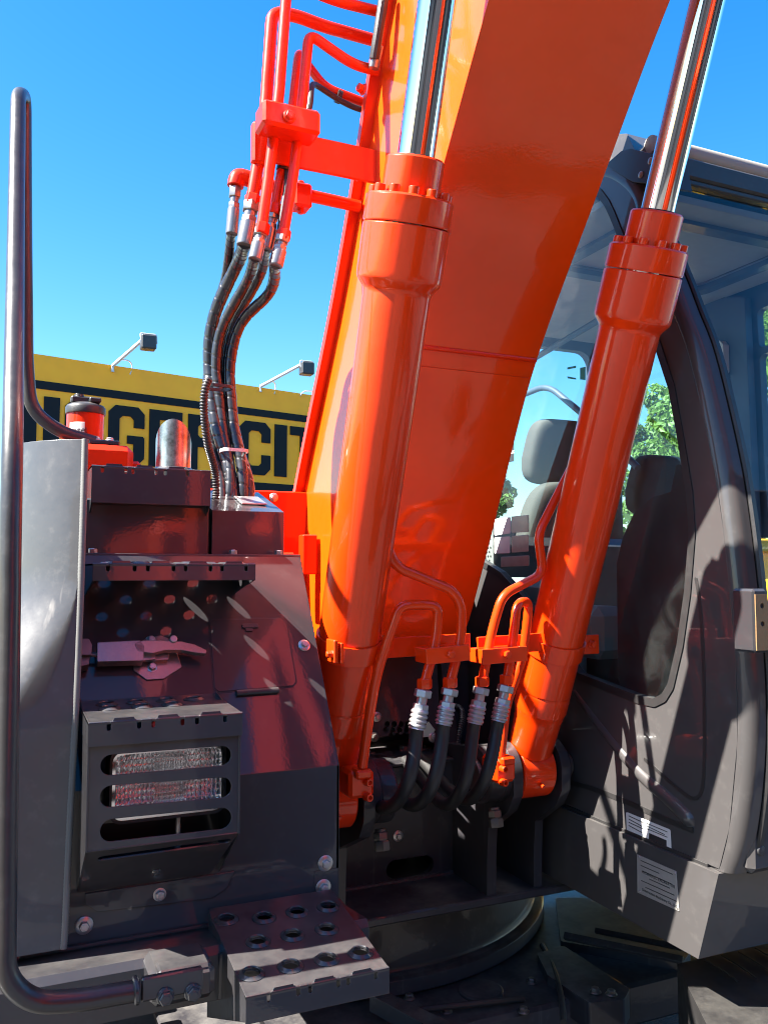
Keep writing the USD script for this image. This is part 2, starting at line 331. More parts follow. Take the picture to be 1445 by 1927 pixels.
part(boom, 'pipe_clamp', cat(cbox(cb, (.022, .024, .030), .005), hexbolt(cb + [0, 0, .03], (0, 0, 1), .009, .012), hexbolt(cb - [0, 0, .03], (0, 0, -1), .009, .009)), 'red_paint')
for q in ((676, 330, 1.86), (684, 168, 1.80)):
    part(boom, 'bolt', hexbolt(onY(*q), (-1, -.2, .1), .011, .016, .014), 'red_paint')
part(boom, 'elbow_fitting', cat(tube(fillet([onY(443, 350, 1.93), onY(446, 330, 1.93), onY(472, 337, 1.93)], .02), .0195, 14)), 'red_paint')
for q, r in (((474, 376, 1.87), .0195), ((492, 429, 1.805), .0165), ((516, 392, 1.865), .0155), ((532, 441, 1.80), .016)):
    p = onY(*q); part(boom, 'pipe_nut', nut(p - np.array([0, 0, .014]), (.15, 0, 1), r, .026), 'red_paint')
# cable strapped along the pipes
part(boom, 'cable', tube(spline([onY(*q) for q in ((520, 470, 1.85), (532, 400, 1.85), (541, 330, 1.85), (549, 270, 1.87), (577, 215, 1.84), (584, 190, 1.84), (586, 165, 1.86), (596, 160, 1.90), (630, 182, 1.915), (695, 208, 1.91))]), .0072, 10), 'black_rubber')
for q in ((533, 314, 1.862), (637, 181, 1.927)):
    p = onY(*q); part(boom, 'cable_strap', tube([p + [.0, 0, -.009], p + [0.003, 0, .009]] if q[0] < 600 else [p + [-.006, 0, 0.001], p + [.006, 0, -.001]], .0165, 14), 'black_rubber')
part(boom, 'boom_hose', tube(spline([onY(*q) for q in ((724, -20, 1.72), (712, 60, 1.74), (704, 110, 1.76))]), .012, 10), 'black_rubber')
part(boom, 'hose_ferrule', lathe([(0, 0), (.013, 0), (.013, .05), (0, .05)], onY(703, 128, 1.77), (.1, -.3, 1), 14), 'latch_steel')
# bracket near the foot
f0 = onX(585, 1020, .78)
part(boom, 'foot_bracket', cat(bx(f0 - [.03, .02, .09], f0 + [.012, .02, .02], .003), bx(f0 - [.09, .01, .11], f0 - [.05, -.03, .03], .004)), 'red_paint')
part(boom, 'pivot_pin', lathe([(0, 0), (.085, 0), (.09, .01), (.09, .55), (.085, .56), (0, .56)], (BX0 - .09, 2.62, 1.40), (1, 0, 0), 40), 'dark_steel')

# ---- boom cylinders
def axis_pts(X, a, b):
    return onX(a[0], a[1], X), onX(b[0], b[1], X)
def boom_cylinder(X, a, b, neck, flange, seam, base_y, zpin, side):
    p, q = axis_pts(X, a, b); ax = unit(p - q)                       # up along the rod
    def at(py):                                                        # point of the axis seen at image height py
        lo, hi = -3.0, 6.0
        for _ in range(60):
            m = (lo + hi) / 2; w = q + ax * m - C
            if CY - F * w.dot(UP) / w.dot(FW) > py: lo = m
            else: hi = m
        return q + ax * lo
    pin = q + ax * ((zpin - q[2]) / ax[2])
    L = lambda py: np.linalg.norm(at(py) - pin)
    ln, lf, ls, lb = L(neck), L(flange), L(seam), L(base_y)
    R = .0688
    cyl = part(E, 'boom_cylinder', lathe([(0, .05), (.045, .05), (.058, .065), (.062, .16), (R - .002, .185), (R, .19), (R, .235), (R - .0022, .238), (R - .0022, .242), (R, .245), (R, lb - .016),
                                            (R + .0015, lb - .009), (R + .005, lb - .003), (R + .0155, lb + .010), (R + .0172, lb + .016), (R + .0176, lb + .026), (R + .0176, ls - .004), (R + .0155, ls - .002), (0, ls - .002)], pin, ax, 72), 'orange_paint', smooth=40)
    part(cyl, 'gland_flange', lathe([(0, ls), (R + .0155, ls), (R + .0178, ls + .003), (R + .0178, lf - .004), (R + .014, lf), (0, lf)], pin, ax, 64), 'orange_paint', smooth=40)
    part(cyl, 'gland_neck', lathe([(.040, lf - .004), (.0575, lf), (.0575, ln - .004), (.054, ln), (.0405, ln), (.0405, ln - .012)], pin, ax, 56), 'orange_paint', smooth=40)
    part(cyl, 'rod_seal', lathe([(.037, ln - .01), (.0405, ln - .01), (.0405, ln + .003), (.037, ln + .004)], pin, ax, 48), 'black_rubber')
    part(cyl, 'rod', lathe([(0, .5), (.0366, .5), (.0366, ln + 1.15), (0, ln + 1.15)], pin, ax, 64), 'chrome', smooth=40)
    u, v, w = frame(ax)
    for k in range(12):                                                # cap screws round the flange
        t = 2 * math.pi * (k + .35) / 12; c = pin + ax * (lf - .004) + (u * math.cos(t) + v * math.sin(t)) * (R + .003)
        part(cyl, 'cap_screw', lathe([(0, 0), (.0105, 0), (.0105, .0165), (.0095, .018), (.006, .018), (.0055, .010), (0, .010)], c, ax, 18), 'orange_paint')
    lug = pin + ax * (ls + .012) + unit(np.cross(ax, [0, 1, 0])) * -(R + .012)
    part(cyl, 'port_lug', cbox(lug, (.012, .016, .022), .006), 'orange_paint')
    # foot eye round the pin
    part(cyl, 'foot_eye', cat(lathe([(.034, 0), (.070, 0), (.074, .004), (.074, .096), (.070, .10), (.034, .10), (.034, 0)], pin - np.array([.05, 0, 0]), (1, 0, 0), 48)), 'orange_paint')
    part(cyl, 'pivot_pin', lathe([(0, 0), (.034, 0), (.034, .26), (.032, .262), (0, .262)], pin - np.array([.13, 0, 0]), (1, 0, 0), 32), 'dark_steel')
    part(cyl, 'grease_nipple', hexbolt(pin + np.array([0, -.07, -.028]), (0, -1, -.3), .006, .012), 'orange_paint')
    return cyl, pin, ax, at
CL, pinL, axL, atL = boom_cylinder(.705, (823, 0), (671, 1100), 298, 372, 425, 540, 1.075, -1)
CR, pinR, axR, atR = boom_cylinder(1.285, (1331, 0), (1062, 1138), 399, 465, 512, 612, 1.075, 1)

def clamp_band(cyl, c, ax, R=.0688, h=.022):
    part(cyl, 'clamp_band', lathe([(R + .0005, -h), (R + .0055, -h), (R + .0055, h), (R + .0005, h), (R + .0005, -h)], c, ax, 56), 'orange_paint')
cL, cR = atL(1213), atR(1213)
clamp_band(CL, cL, axL); clamp_band(CR, cR, axR)
# ear and bolt of the band
eL = onY(625, 1225, cL[1] - .085)
part(CL, 'band_ear', cat(cbox(eL, (.005, .024, .024), .002), cbox(eL + [.013, -.006, -.004], (.0035, .020, .022), .002), hexbolt(eL + [-.005, -.012, -.006], (-1, 0, 0), .008, .012)), 'orange_paint')
eR = onY(1108, 1213, cR[1] - .02)
part(CR, 'band_ear', cat(cbox(eR, (.030, .004, .0245), .002)), 'orange_paint')
part(CR, 'bolt', hexbolt(eR + [.006, -.004, 0], (0, -1, 0), .009, .011, .012), 'orange_paint')
# the bar with the clamp block and the pipes, one set on each cylinder
def bar(cyl, a, b, Y, hz=.0225, th=.0042):
    p, q = onY(*a, Y), onY(*b, Y); x = unit(q - p); y = unit(np.cross([0, 0, 1.0], x)); z = np.cross(x, y)
    part(cyl, 'pipe_bar', cbox((p + q) / 2, (np.linalg.norm(q - p) / 2, th, hz), .0015, [x, y, z]), 'orange_paint')
def clamp_block(cyl, a, b, Y, hz, bolt_at):
    p, q = onY(*a, Y), onY(*b, Y); x = unit(q - p); y = unit(np.cross([0, 0, 1.0], x)); z = np.cross(x, y)
    part(cyl, 'clamp_block', cat(cbox((p + q) / 2 + y * .031, (np.linalg.norm(q - p) / 2, .0285, hz), .0018, [x, y, z]), cbox((p + q) / 2 + y * .001, (np.linalg.norm(q - p) / 2 + .002, .003, hz + .001), .001, [x, y, z])), 'orange_paint')
    part(cyl, 'bolt', hexbolt(onY(*bolt_at, Y - .002), (0, -1, 0), .0095, .010, None), 'orange_paint')
YL = cL[1] - .066; YR = cR[1] - .050
bar(CL, (688, 1222), (884, 1210), YL + .028)
clamp_block(CL, (803, 1236), (882, 1228), YL - .055, .0165, (846, 1231))
bar(CR, (898, 1217), (1062, 1205), YR + .020)
clamp_block(CR, (908, 1237), (990, 1230), YR - .055, .0165, (953, 1232))
def cpipe(cyl, pts, r=.0115, bend=.035):
    part(cyl, 'oil_pipe', tube(fillet([onY(*p) for p in pts], bend), r, 16), 'orange_paint')
YP = YL - .03; YQ = YR - .03
# left cylinder: one pipe down from the gland end, one up from the foot
cpipe(CL, [(770, 560, YP + .10), (752, 760, YP + .05), (722, 1010, YP - .01), (742, 1066, YP - .005), (850, 1110, YP), (868, 1140, YP), (868, 1200, YP), (846, 1290, YP)], .0112, .03)
cpipe(CL, [(682, 1445, YP + .06), (690, 1380, YP + .055), (708, 1270, YP + .04), (752, 1140, YP + .01), (790, 1137, YP), (824, 1140, YP), (822, 1200, YP), (798, 1290, YP)], .0112, .045)
# right cylinder
cpipe(CR, [(1172, 620, YQ + .06), (1090, 850, YQ + .03), (1012, 1005, YQ), (1022, 1080, YQ), (945, 1120, YQ - .01), (925, 1190, YQ), (906, 1290, YQ)], .0112, .03)
cpipe(CR, [(942, 1425, YQ + .05), (952, 1330, YQ + .045), (985, 1230, YQ + .04), (996, 1130, YQ + .03), (972, 1135, YQ + .005), (966, 1200, YQ), (953, 1285, YQ)], .0112, .03)
# port blocks at the foot ends
for cyl, q, Y, s in ((CL, (680, 1466), YP + .06, 1), (CR, (950, 1440), YQ + .05, -1)):
    p = onY(*q, Y)
    part(cyl, 'port_block', cat(cbox(p + [-.008 * s * 0, .03, -.012], (.03, .034, .03), .008), cbox(p + [0, 0, .012], (.019, .019, .010), .005)), 'orange_paint')
    for dz in (-.002, -.034):
        part(cyl, 'cap_screw', lathe([(0, 0), (.009, 0), (.009, .016), (.008, .018), (.005, .018), (.0045, .010), (0, .010)], p + [.010 if s > 0 else -.012, -.002, dz - .004], (.15, -1, 0), 18), 'orange_paint')
# four hoses from the clamp blocks down into the well
def hose(parent, pts, r=.0155, wrap=False, name='hydraulic_hose', k=14):
    P = spline([onY(*p) for p in pts], k); rf = None; mat = 'black_rubber'
    if wrap:
        mat = 'hose_wrap'; P = spline(P[::4], 16)
        def rf(s, a): 
            ph = (s / .034 + a / (2 * np.pi)) % 1.0
            return 1.0 - .10 * np.exp(-((ph - .5) / .06) ** 2) + .03 * np.sin(s * 50)
    return part(E, name, tube(P, r, 24 if wrap else 16, rf=rf), mat, smooth=50)
def crimp(h, top, bot, Y0, Y1, r=.0185, mat='aluminium'):
    p, q = onY(*top, Y0), onY(*bot, Y1); ax = unit(q - p); L = np.linalg.norm(q - p)
    part(h, 'swivel_nut', nut(p, ax, r * 1.05, L * .20), mat)
    part(h, 'hose_fitting', cat(lathe([(0, L * .18), (r * .62, L * .2), (r * .62, L * .40), (0, L * .40)], p, ax, 18), nut(p + ax * L * .37, ax, r * .95, L * .15)), mat)
    prof = [(0, L * .5), (r * .95, L * .5)]
    for k in range(4):
        h0 = L * (.53 + .115 * k); prof += [(r * .98, h0), (r * 1.06, h0 + L * .02), (r * 1.06, h0 + L * .06), (r * .90, h0 + L * .085), (r * .90, h0 + L * .10)]
    prof += [(r * .98, L), (0, L)]
    part(h, 'hose_ferrule', lathe(prof, p, ax, 24), mat)
for cyl, q, Y in ((CL, (799, 1286), YP), (CL, (847, 1284), YP), (CR, (907, 1282), YQ), (CR, (953, 1278), YQ)):
    p = onY(*q, Y); part(cyl, 'pipe_nut', nut(p - np.array([0, 0, .012]), (0, 0, 1), .0165, .022), 'orange_paint')
hs = [((797, 1298), (784, 1372), YP, [(784, 1366, YP), (779, 1420, YP), (768, 1470, YP), (745, 1512, YP + .06), (712, 1518, YP + .18), (690, 1490, YP + .33), (668, 1440, YP + .46)]),
      ((847, 1296), (834, 1364), YP, [(834, 1358, YP), (829, 1410, YP), (816, 1470, YP), (792, 1510, YP + .06), (760, 1508, YP + .20), (735, 1475, YP + .33), (698, 1430, YP + .48)]),
      ((906, 1294), (893, 1362), YQ, [(893, 1356, YQ), (886, 1410, YQ), (876, 1465, YQ), (852, 1510, YQ + .06), (822, 1505, YQ + .20), (798, 1475, YQ + .33), (762, 1432, YQ + .48)]),
      ((952, 1290), (938, 1358), YQ, [(938, 1352, YQ), (929, 1405, YQ), (915, 1460, YQ), (890, 1500, YQ + .06), (862, 1500, YQ + .18), (830, 1470, YQ + .33), (788, 1425, YQ + .48)])]
for top, bot, Y, pts in hs:
    h = hose(E, pts); crimp(h, top, bot, Y, Y)

# ---- storage box on the right front corner (left in the picture)
Y1 = 1.58; CRZ = 1.222
P1 = Plane((0, Y1, 0), (1, 0, 0), (0, 0, 1)); P2 = Plane((0, Y1, CRZ), (1, 0, 0), (0, .248, .4175))
TOP2 = P2.uv(565, 1044)[1]; XR = .608; ZB = P1.uv(640, 1698)[1]
hatch_px = [(395, 1172), (400, 1168), (527, 1164), (538, 1172), (556, 1284), (550, 1291), (412, 1302), (404, 1296)]
g2 = Polygon([(.03, 0), (XR, 0), (XR - .002, TOP2), (.03, TOP2)])
box = part(E, 'storage_box', cat(P2.ext(g2, -.004, 0), P1.ext(Polygon([(.03, ZB), (XR, ZB), (XR, CRZ), (.03, CRZ)]), -.004, 0),
      yz([(Y1, ZB), (Y1, CRZ), (1.828, 1.636), (2.15, 1.636), (2.15, ZB)], XR - .005, XR - .001), bx((.03, 1.824, 1.632), (XR - .001, 2.15, 1.637), .001)), 'dark_paint', smooth=25)
hp = P2.poly(hatch_px)
part(box, 'hatch_groove', P2.ext(hp.buffer(.0032).difference(hp.buffer(.0005)), .0003, .0009), 'black_rubber')
part(box, 'hatch_door', P2.ext(hp.buffer(.0004), .0004, .0022), 'dark_paint')
hl = P2.uv(470, 1180); part(box, 'hatch_lock', cat(P2.ext(rrect(hl[0], hl[1], .017, .0045, .002), .002, .006), P2.ext(rrect(hl[0] - .003, hl[1] - .006, .008, .006, .003), .002, .005)), 'black_plastic')
hh0, hh1 = P2.hit(445, 1305, .004), P2.hit(524, 1299, .004); part(box, 'hatch_hinge', tube([hh0, hh1], .0062, 12), 'black_plastic')
# bolts
for q in ((300, 1683), (158, 1742), (612, 1625), (608, 1670)):
    part(box, 'bolt', hexbolt(P1.hit(*q), P1.n, .0088, .011, .0152, rot=.1 + q[0]), 'bolt_zinc')
for q in ((572, 1215),):
    part(box, 'bolt', hexbolt(P2.hit(*q), P2.n, .0075, .010, .0130), 'bolt_zinc')
for q in ((176, 1043), (442, 1044), (528, 1044)):
    p = P2.hit(*q); part(box, 'bolt', hexbolt(np.array([p[0], 1.842, 1.637]), (0, 0, 1), .009, .010), 'bolt_zinc')
# lower right cut-out plate under the two bolts, seam plates
a = P1.uv(598, 1640); b = P1.uv(634, 1690)
part(box, 'corner_plate', P1.ext(Polygon([P1.uv(592, 1640), P1.uv(636, 1634), P1.uv(636, 1600), P1.uv(636, 1690), P1.uv(596, 1697), P1.uv(590, 1660)]).buffer(0), .0003, .0012), 'dark_paint')

# upper tread plate with its toothed front lip
def tread_board(parent, name, x0, x1, yb, yf, z, lip, holes, hr, tabs, slope=0.0, mat='dark_paint', rim=True, cheeks=True):
    """perforated board with raised hole rims, a folded front lip with tongues cut in it and two cheeks"""
    d = unit([0, yf - yb, slope]); Lb = math.hypot(yf - yb, slope)
    PT = Plane((x0, yb, z), (1, 0, 0), -d)                                      # v runs from front to back; v = -distance
    hs_ = [Point(x, -s) for x, s in holes]
    g = sbox(0, -Lb, x1 - x0, 0)
    for h in hs_: g = g.difference(h.buffer(hr, quad_segs=8))
    ms = [PT.ext(g, -.003, 0)]
    for x, s in holes:
        if rim: ms.append(lathe([(hr, -.001), (hr, .0032), (hr + .0016, .0048), (hr + .0034, .0034), (hr + .008, 0.0005), (hr + .008, -.001), (hr, -.001)], PT.pt(x, -s), PT.n, 24))
    fy, fz = PT.pt(0, -Lb)[1], PT.pt(0, -Lb)[2]
    PL = Plane((x0, fy, fz), (1, 0, 0), (0, 0, 1))
    lipg = sbox(0, -lip, x1 - x0, .0)
    for t in tabs:                                                              # two slots either side of every tongue
        for sx in (-1, 1): lipg = lipg.difference(rrect(t + sx * .0235, -.003, .0032, .011, .003))
    ms.append(PL.ext(lipg, 0, .003))
    for t in tabs:
        ms.append(PL.ext(Polygon([(t - .019, -.002), (t - .015, .0055), (t + .015, .0055), (t + .019, -.002)]), -.0008, .0022))
    ms.append(tube([[x0, fy, fz - .0015], [x1, fy, fz - .0015]], .0031, 10))
    if cheeks:
        for xx in (x0, x1 - .003):
            ms.append(yz([(yb, z), (fy - .002, fz), (fy - .002, fz - lip), (yb, z - lip * (2.2 if slope == 0 else 1.0))], xx, xx + .003))
    return part(parent, name, cat(ms), mat, smooth=30)
zb = 1.614; yb2 = 1.828 - (1.6375 - zb) * .594
x0, x1 = onY(174, 1080, 1.625)[0], onY(480, 1080, 1.625)[0]
Wd = x1 - x0
hol = [(Wd * f, s) for f, s in ((.14, .045), (.44, .045), (.74, .045), (.29, .085), (.59, .085), (.14, .125), (.44, .125), (.74, .125), (.29, .165), (.59, .165), (.89, .085), (.89, .165))]
tread_board(box, 'tread_plate', x0, x1, yb2, 1.625, zb, .031, hol, .0125, [Wd * f for f in (.165, .40, .63, .86)])
# lamp guard: perforated roof, lip, slotted face, lower chamfer, flange
GY = 1.44
gtl, gtr = onY(166, 1362, GY), onY(460, 1350, GY); gx0, gx1 = gtl[0], gtr[0] - .004
zt = onY(300, 1352, GY)[2]; zlip = onY(300, 1396, GY)[2]
back = P2.hit(250, 1308); Wg = gx1 - gx0
holg = [(Wg * f, s) for f, s in ((.155, .125), (.36, .125), (.56, .125), (.77, .125), (.17, .085), (.38, .085), (.60, .085), (.80, .090))]
holg = [(Wg * f, s) for f, s in ((.18, .055), (.39, .055), (.60, .055), (.80, .055), (.18, .10), (.40, .10), (.61, .10))]
guard = tread_board(box, 'lamp_guard', gx0, gx1, back[1] - .012, GY, back[2] - .004, zt - zlip, holg, .0115, [Wg * f for f in (.22, .50, .785)], slope=-(back[2] - .004 - zt))
PG = Plane((0, GY + .006, 0), (1, 0, 0), (0, 0, 1))
fl0, fl1 = PG.uv(166, 1608), PG.uv(455, 1564); zfold = (fl0[1] + fl1[1]) / 2
face = Polygon([(gx0 + .003, zlip + .004), (gx1 - .003, zlip + .004), (gx1 - .003, zfold), (gx0 + .003, zfold)])
def slot(P, a, b, r): return LineString([P.uv(*a), P.uv(*b)]).buffer(r, quad_segs=10)
for a, b, r in (((209, 1440), (417, 1423), .0163), ((209, 1499), (417, 1483), .0170), ((210, 1563), (416, 1541), .0175)):
    face = face.difference(slot(PG, a, b, r))
zch = onY(162, 1680, Y1 - .01)[2]; zch2 = onY(432, 1641, Y1 - .01)[2]; zcl = (zch + zch2) / 2
PH = Plane((0, GY + .006, zfold), (1, 0, 0), (0, -(Y1 - .006 - GY - .006), zfold - zcl))
Lc = math.hypot(Y1 - .012 - GY, zfold - zcl)
cham = Polygon([(gx0 + .003, -Lc), (gx1 - .02, -Lc), (gx1 - .003, 0), (gx0 + .003, 0)])
cham = cham.difference(slot(PH, (194, 1616), (425, 1584), .0088))
part(guard, 'slotted_face', cat(PG.ext(face, -.003, 0), PH.ext(cham, -.003, 0), tube([[gx0 + .003, GY + .0075, zfold], [gx1 - .003, GY + .0075, zfold]], .0015, 8)), 'dark_paint')
for xx in (gx0 + .0005, gx1 - .004): part(guard, 'guard_cheek', yz([(GY + .004, zlip + .02), (GY + .004, zfold), (Y1 - .002, zcl), (Y1 + .05, zlip + .05)], xx, xx + .003), 'dark_paint')
part(guard, 'mount_flange', P1.ext(Polygon([P1.uv(160, 1682), P1.uv(440, 1640), P1.uv(425, 1672), P1.uv(398, 1690), P1.uv(183, 1716), P1.uv(160, 1700)]), .0004, .0035), 'dark_paint')
part(guard, 'bolt', hexbolt(PH.hit(294, 1640), PH.n, .006, .007, .009), 'dark_paint')
# the lamp inside
LY = 1.505
l0, l1 = onY(214, 1418, LY), onY(418, 1520, LY)
lc, hw, hz = (l0 + l1) / 2, (l1[0] - l0[0]) / 2, (l0[2] - l1[2]) / 2
PLm = Plane((lc[0], LY, lc[2]), (1, 0, 0), (0, 0, 1))
lamp = part(E, 'work_lamp', cat(PLm.ext(rrect(0, 0, hw + .006, hz + .008, .02), -.06, -.016), PLm.ext(rrect(0, 0, hw + .006, hz + .008, .02).difference(rrect(0, 0, hw - .001, hz, .016)), -.018, .003)), 'black_plastic')
part(lamp, 'bezel', PLm.ext(rrect(0, 0, hw + .002, hz + .002, .018).difference(rrect(0, 0, hw - .003, hz - .003, .014)), .001, .005), 'reflector')
# reflector bowl
V = []; nx, nz = 40, 20
uu, vv = np.meshgrid(np.linspace(-1, 1, nx), np.linspace(-1, 1, nz)); dep = -.013 + .012 * ((uu * .9) ** 2 + (vv * .8) ** 2) / 1.4
V = np.c_[lc[0] + (uu * (hw - .002)).ravel(), LY - dep.ravel() - .0 + .0, lc[2] + (vv * (hz - .002)).ravel()]
Fq = [[i * nx + j, i * nx + j + 1, (i + 1) * nx + j + 1, (i + 1) * nx + j] for i in range(nz - 1) for j in range(nx - 1)]
Fq = np.array(Fq); part(lamp, 'reflector', trimesh.Trimesh(V, np.vstack([Fq[:, [0, 1, 2]], Fq[:, [0, 2, 3]]]), process=False), 'reflector', smooth=True)
# fluted lens: small prisms over the whole face
nx, nz = 141, 61
uu, vv = np.meshgrid(np.linspace(-1, 1, nx), np.linspace(-1, 1, nz)); mid = (np.abs(uu) < .30)
fl = np.abs(np.sin(uu * np.pi * np.where(mid, 20, 12)))
row = np.abs(np.sin(vv * np.pi * np.where(mid, 9, 5)))
hgt = .0048 * fl ** .8 * (.35 + .65 * row ** .7) * np.where(mid, .5, 1)
fv = np.c_[lc[0] + (uu * (hw - .003)).ravel(), LY - .0012 - hgt.ravel(), lc[2] + (vv * (hz - .003)).ravel()]
bv = fv.copy(); bv[:, 1] = LY + .0025
n_ = nx * nz; Fq = np.array([[i * nx + j, i * nx + j + 1, (i + 1) * nx + j + 1, (i + 1) * nx + j] for i in range(nz - 1) for j in range(nx - 1)])
ft = np.vstack([Fq[:, [0, 1, 2]], Fq[:, [0, 2, 3]]]); ring = [j for j in range(nx)] + [i * nx + nx - 1 for i in range(1, nz)] + [(nz - 1) * nx + j for j in range(nx - 2, -1, -1)] + [i * nx for i in range(nz - 2, 0, -1)]
sd = []
for a, b in zip(ring, ring[1:] + ring[:1]): sd += [[a, a + n_, b + n_], [a, b + n_, b]]
part(lamp, 'lens', trimesh.Trimesh(np.vstack([fv, bv]), np.vstack([ft, ft[:, ::-1] + n_, sd]), process=False), 'lens_glass', smooth=25)
part(lamp, 'lamp_stud', tube([[lc[0] + .02, LY + .02, l1[2] - .07], [lc[0] + .02, LY + .02, l1[2] + .01]], .005, 10), 'bolt_zinc')

# toggle latch
def P2px(pts, e0, e1, rad=0.0):
    g = P2.poly(pts, (e0 + e1) / 2)
    if rad: g = g.buffer(-rad).buffer(rad, quad_segs=5)
    return P2.ext(g, e0, e1)
latch = part(E, 'toggle_latch', P2px([(252, 1222), (272, 1204), (302, 1196), (318, 1203), (334, 1232), (342, 1256), (308, 1278), (276, 1280), (251, 1262)], .0005, .0035, .003), 'latch_steel')
part(latch, 'latch_body', cat(P2px([(182, 1214), (262, 1210), (270, 1222), (268, 1248), (182, 1250)], .012, .034, .002), P2px([(262, 1222), (292, 1230), (292, 1242), (262, 1246)], .014, .022, .001)), 'latch_steel')
part(latch, 'latch_handle', cat(P2px([(252, 1214), (268, 1208), (300, 1208), (340, 1210), (366, 1216), (387, 1226), (388, 1233), (368, 1231), (340, 1226), (310, 1226), (286, 1232), (258, 1228)], .022, .034, .004)), 'latch_steel')
part(latch, 'latch_bracket', cat(P2px([(284, 1232), (318, 1230), (316, 1244), (284, 1246)], .003, .016, .001)), 'latch_steel')
part(latch, 'pivot_stud', lathe([(0, .03), (.0072, .03), (.0072, .037), (.006, .038), (0, .038)], P2.hit(321, 1218), P2.n, 18), 'bolt_zinc')
for q in ((284, 1207), (286, 1258)): part(latch, 'bolt', hexbolt(P2.hit(*q), P2.n, .0075, .012, .0115), 'bolt_zinc')
part(latch, 'latch_hook', cat(P2px([(146, 1210), (166, 1210), (172, 1222), (170, 1240), (146, 1240)], .006, .040, .003), P2px([(148, 1240), (168, 1242), (166, 1256), (148, 1260)], .004, .030, .002), tube([P2.hit(168, 1233, .022), P2.hit(188, 1233, .022)], .0035, 10)), 'dark_steel')

# ---- rounded side cover at the far left, with its beaded edge
seam = [(156, 826), (154, 900), (151, 1000), (147, 1120), (143, 1220), (139, 1310), (130, 1480), (122, 1640), (116, 1770), (114, 1788)]
secs, edge = [], []
zt_, zb_ = onY(156, 826, 1.56)[2], onY(114, 1788, 1.545)[2]
for (px, py) in [tuple(np.array(p)) for p in spline(np.array(seam, float), 5)]:
    z0 = onY(px, py, 1.55)[2]; f = np.clip((z0 - 1.24) / .36, 0, 1); f = f * f * (3 - 2 * f)
    Yf = 1.545 + .10 * max(0, z0 - 1.36)
    S = onY(px, py, Yf); z0 = S[2]
    r = .05 + .17 * f; a0 = math.radians(2 + 24 * f); S3 = np.array([S[0], Yf, z0]); edge.append(S3)
    ctr = S3 + r * np.array([math.sin(a0), math.cos(a0), 0]); flat = .125 * (1 - f)
    line = [S3 + np.array([-t * flat, 0, 0]) for t in (0, .5, 1)]
    arc = [ctr - np.array([flat, 0, 0]) - r * np.array([math.sin(a), math.cos(a), 0]) for a in np.linspace(a0, math.radians(90), 12)[1:]]
    last = arc[-1]; outer = line + arc + [last + np.array([0, .25, 0])]
    inner = [p + np.array([.004, .004, 0]) for p in outer[::-1]]
    inner[-1] = S3 + np.array([0, .012, 0])
    secs.append(np.array(outer + inner))
cover = part(E, 'side_cover', loft(secs), 'cover_paint', smooth=50)
part(cover, 'edge_seal', tube(spline(np.array(edge)[::3] + [.004, .003, 0], 24),   .0062, 10, rf=lambda s, a: 1 + .05 * np.sin(s * 1500) * np.ones_like(a)), 'seal_grey')
# dirt-grey door edge plate right of the seal
# ---- hand rail
rail_f = [(262, 1864, 1.37), (150, 1884, 1.37), (60, 1888, 1.37), (8, 1840, 1.37), (10, 1700, 1.38), (20, 1000, 1.42), (24, 820, 1.45), (30, 420, 1.80), (34, 176, 2.02), (46, 178, 2.12), (47, 420, 2.14), (50, 690, 2.16), (58, 770, 2.16), (110, 812, 2.16), (178, 832, 2.16)]
rail = part(E, 'hand_rail', tube(fillet([onY(*p) for p in rail_f], [.1, .1, .11, .05, .1, .15, .2, .045, .045, .1, .1, .08, .08], 9), .0160, 20), 'rail_paint', smooth=45)
fe = onY(205, 833, 2.16); part(rail, 'flat_end', cbox(fe - [.012, 0, .002], (.036, .017, .006), .003), 'dark_paint')
for dx in (-.02, .012): part(rail, 'bolt', hexbolt(fe + [dx - .01, 0, .004], (0, 0, 1), .008, .009, .011), 'bolt_zinc')
rf0, rf1 = onY(248, 1866, 1.36), onY(384, 1852, 1.36)
part(rail, 'weld_bead', lathe([(.0165, -.004), (.0205, -.002), (.0205, .003), (.0165, .005)], onY(255, 1865, 1.37), (1, 0, .05), 20), 'dark_paint')
part(rail, 'flange_plate', cbox((rf0 + rf1) / 2 + [.006, .004, .003], (np.linalg.norm(rf1 - rf0) / 2 - .008, .006, .0175), .003), 'dark_paint')
for q in ((311, 1876), (363, 1868)): part(rail, 'bolt', hexbolt(onY(*q, 1.358), (0, -1, 0), .011, .012, .0135, rot=q[0]), 'dark_paint')
# ---- sill under box and cover, bracket lug, boarding step
zs = onY(240, 1812, 1.46)[2]
sill = part(E, 'side_sill', cat(yz([(1.465, zs), (1.455, zs - .012), (1.455, zs - .085), (1.475, zs - .085), (2.1, zs - .085), (2.1, ZB), (Y1 + .02, ZB - .002), (Y1 - .01, ZB - .004)], -.12, XR + .01)), 'dark_paint', smooth=25)
part(sill, 'weld_bead', tube([[.04, Y1 - .004, ZB], [.3, Y1 - .004, ZB + .0], [XR, Y1 - .004, ZB]], .0045, 8), 'dark_paint')
lug0 = onY(330, 1836, 1.40)
part(sill, 'rail_lug', cat(cbox(lug0 + [.01, .03, -.012], (.05, .05, .026), .010), cbox(lug0 + [.012, .004, .004], (.042, .02, .012), .010)), 'dark_paint')
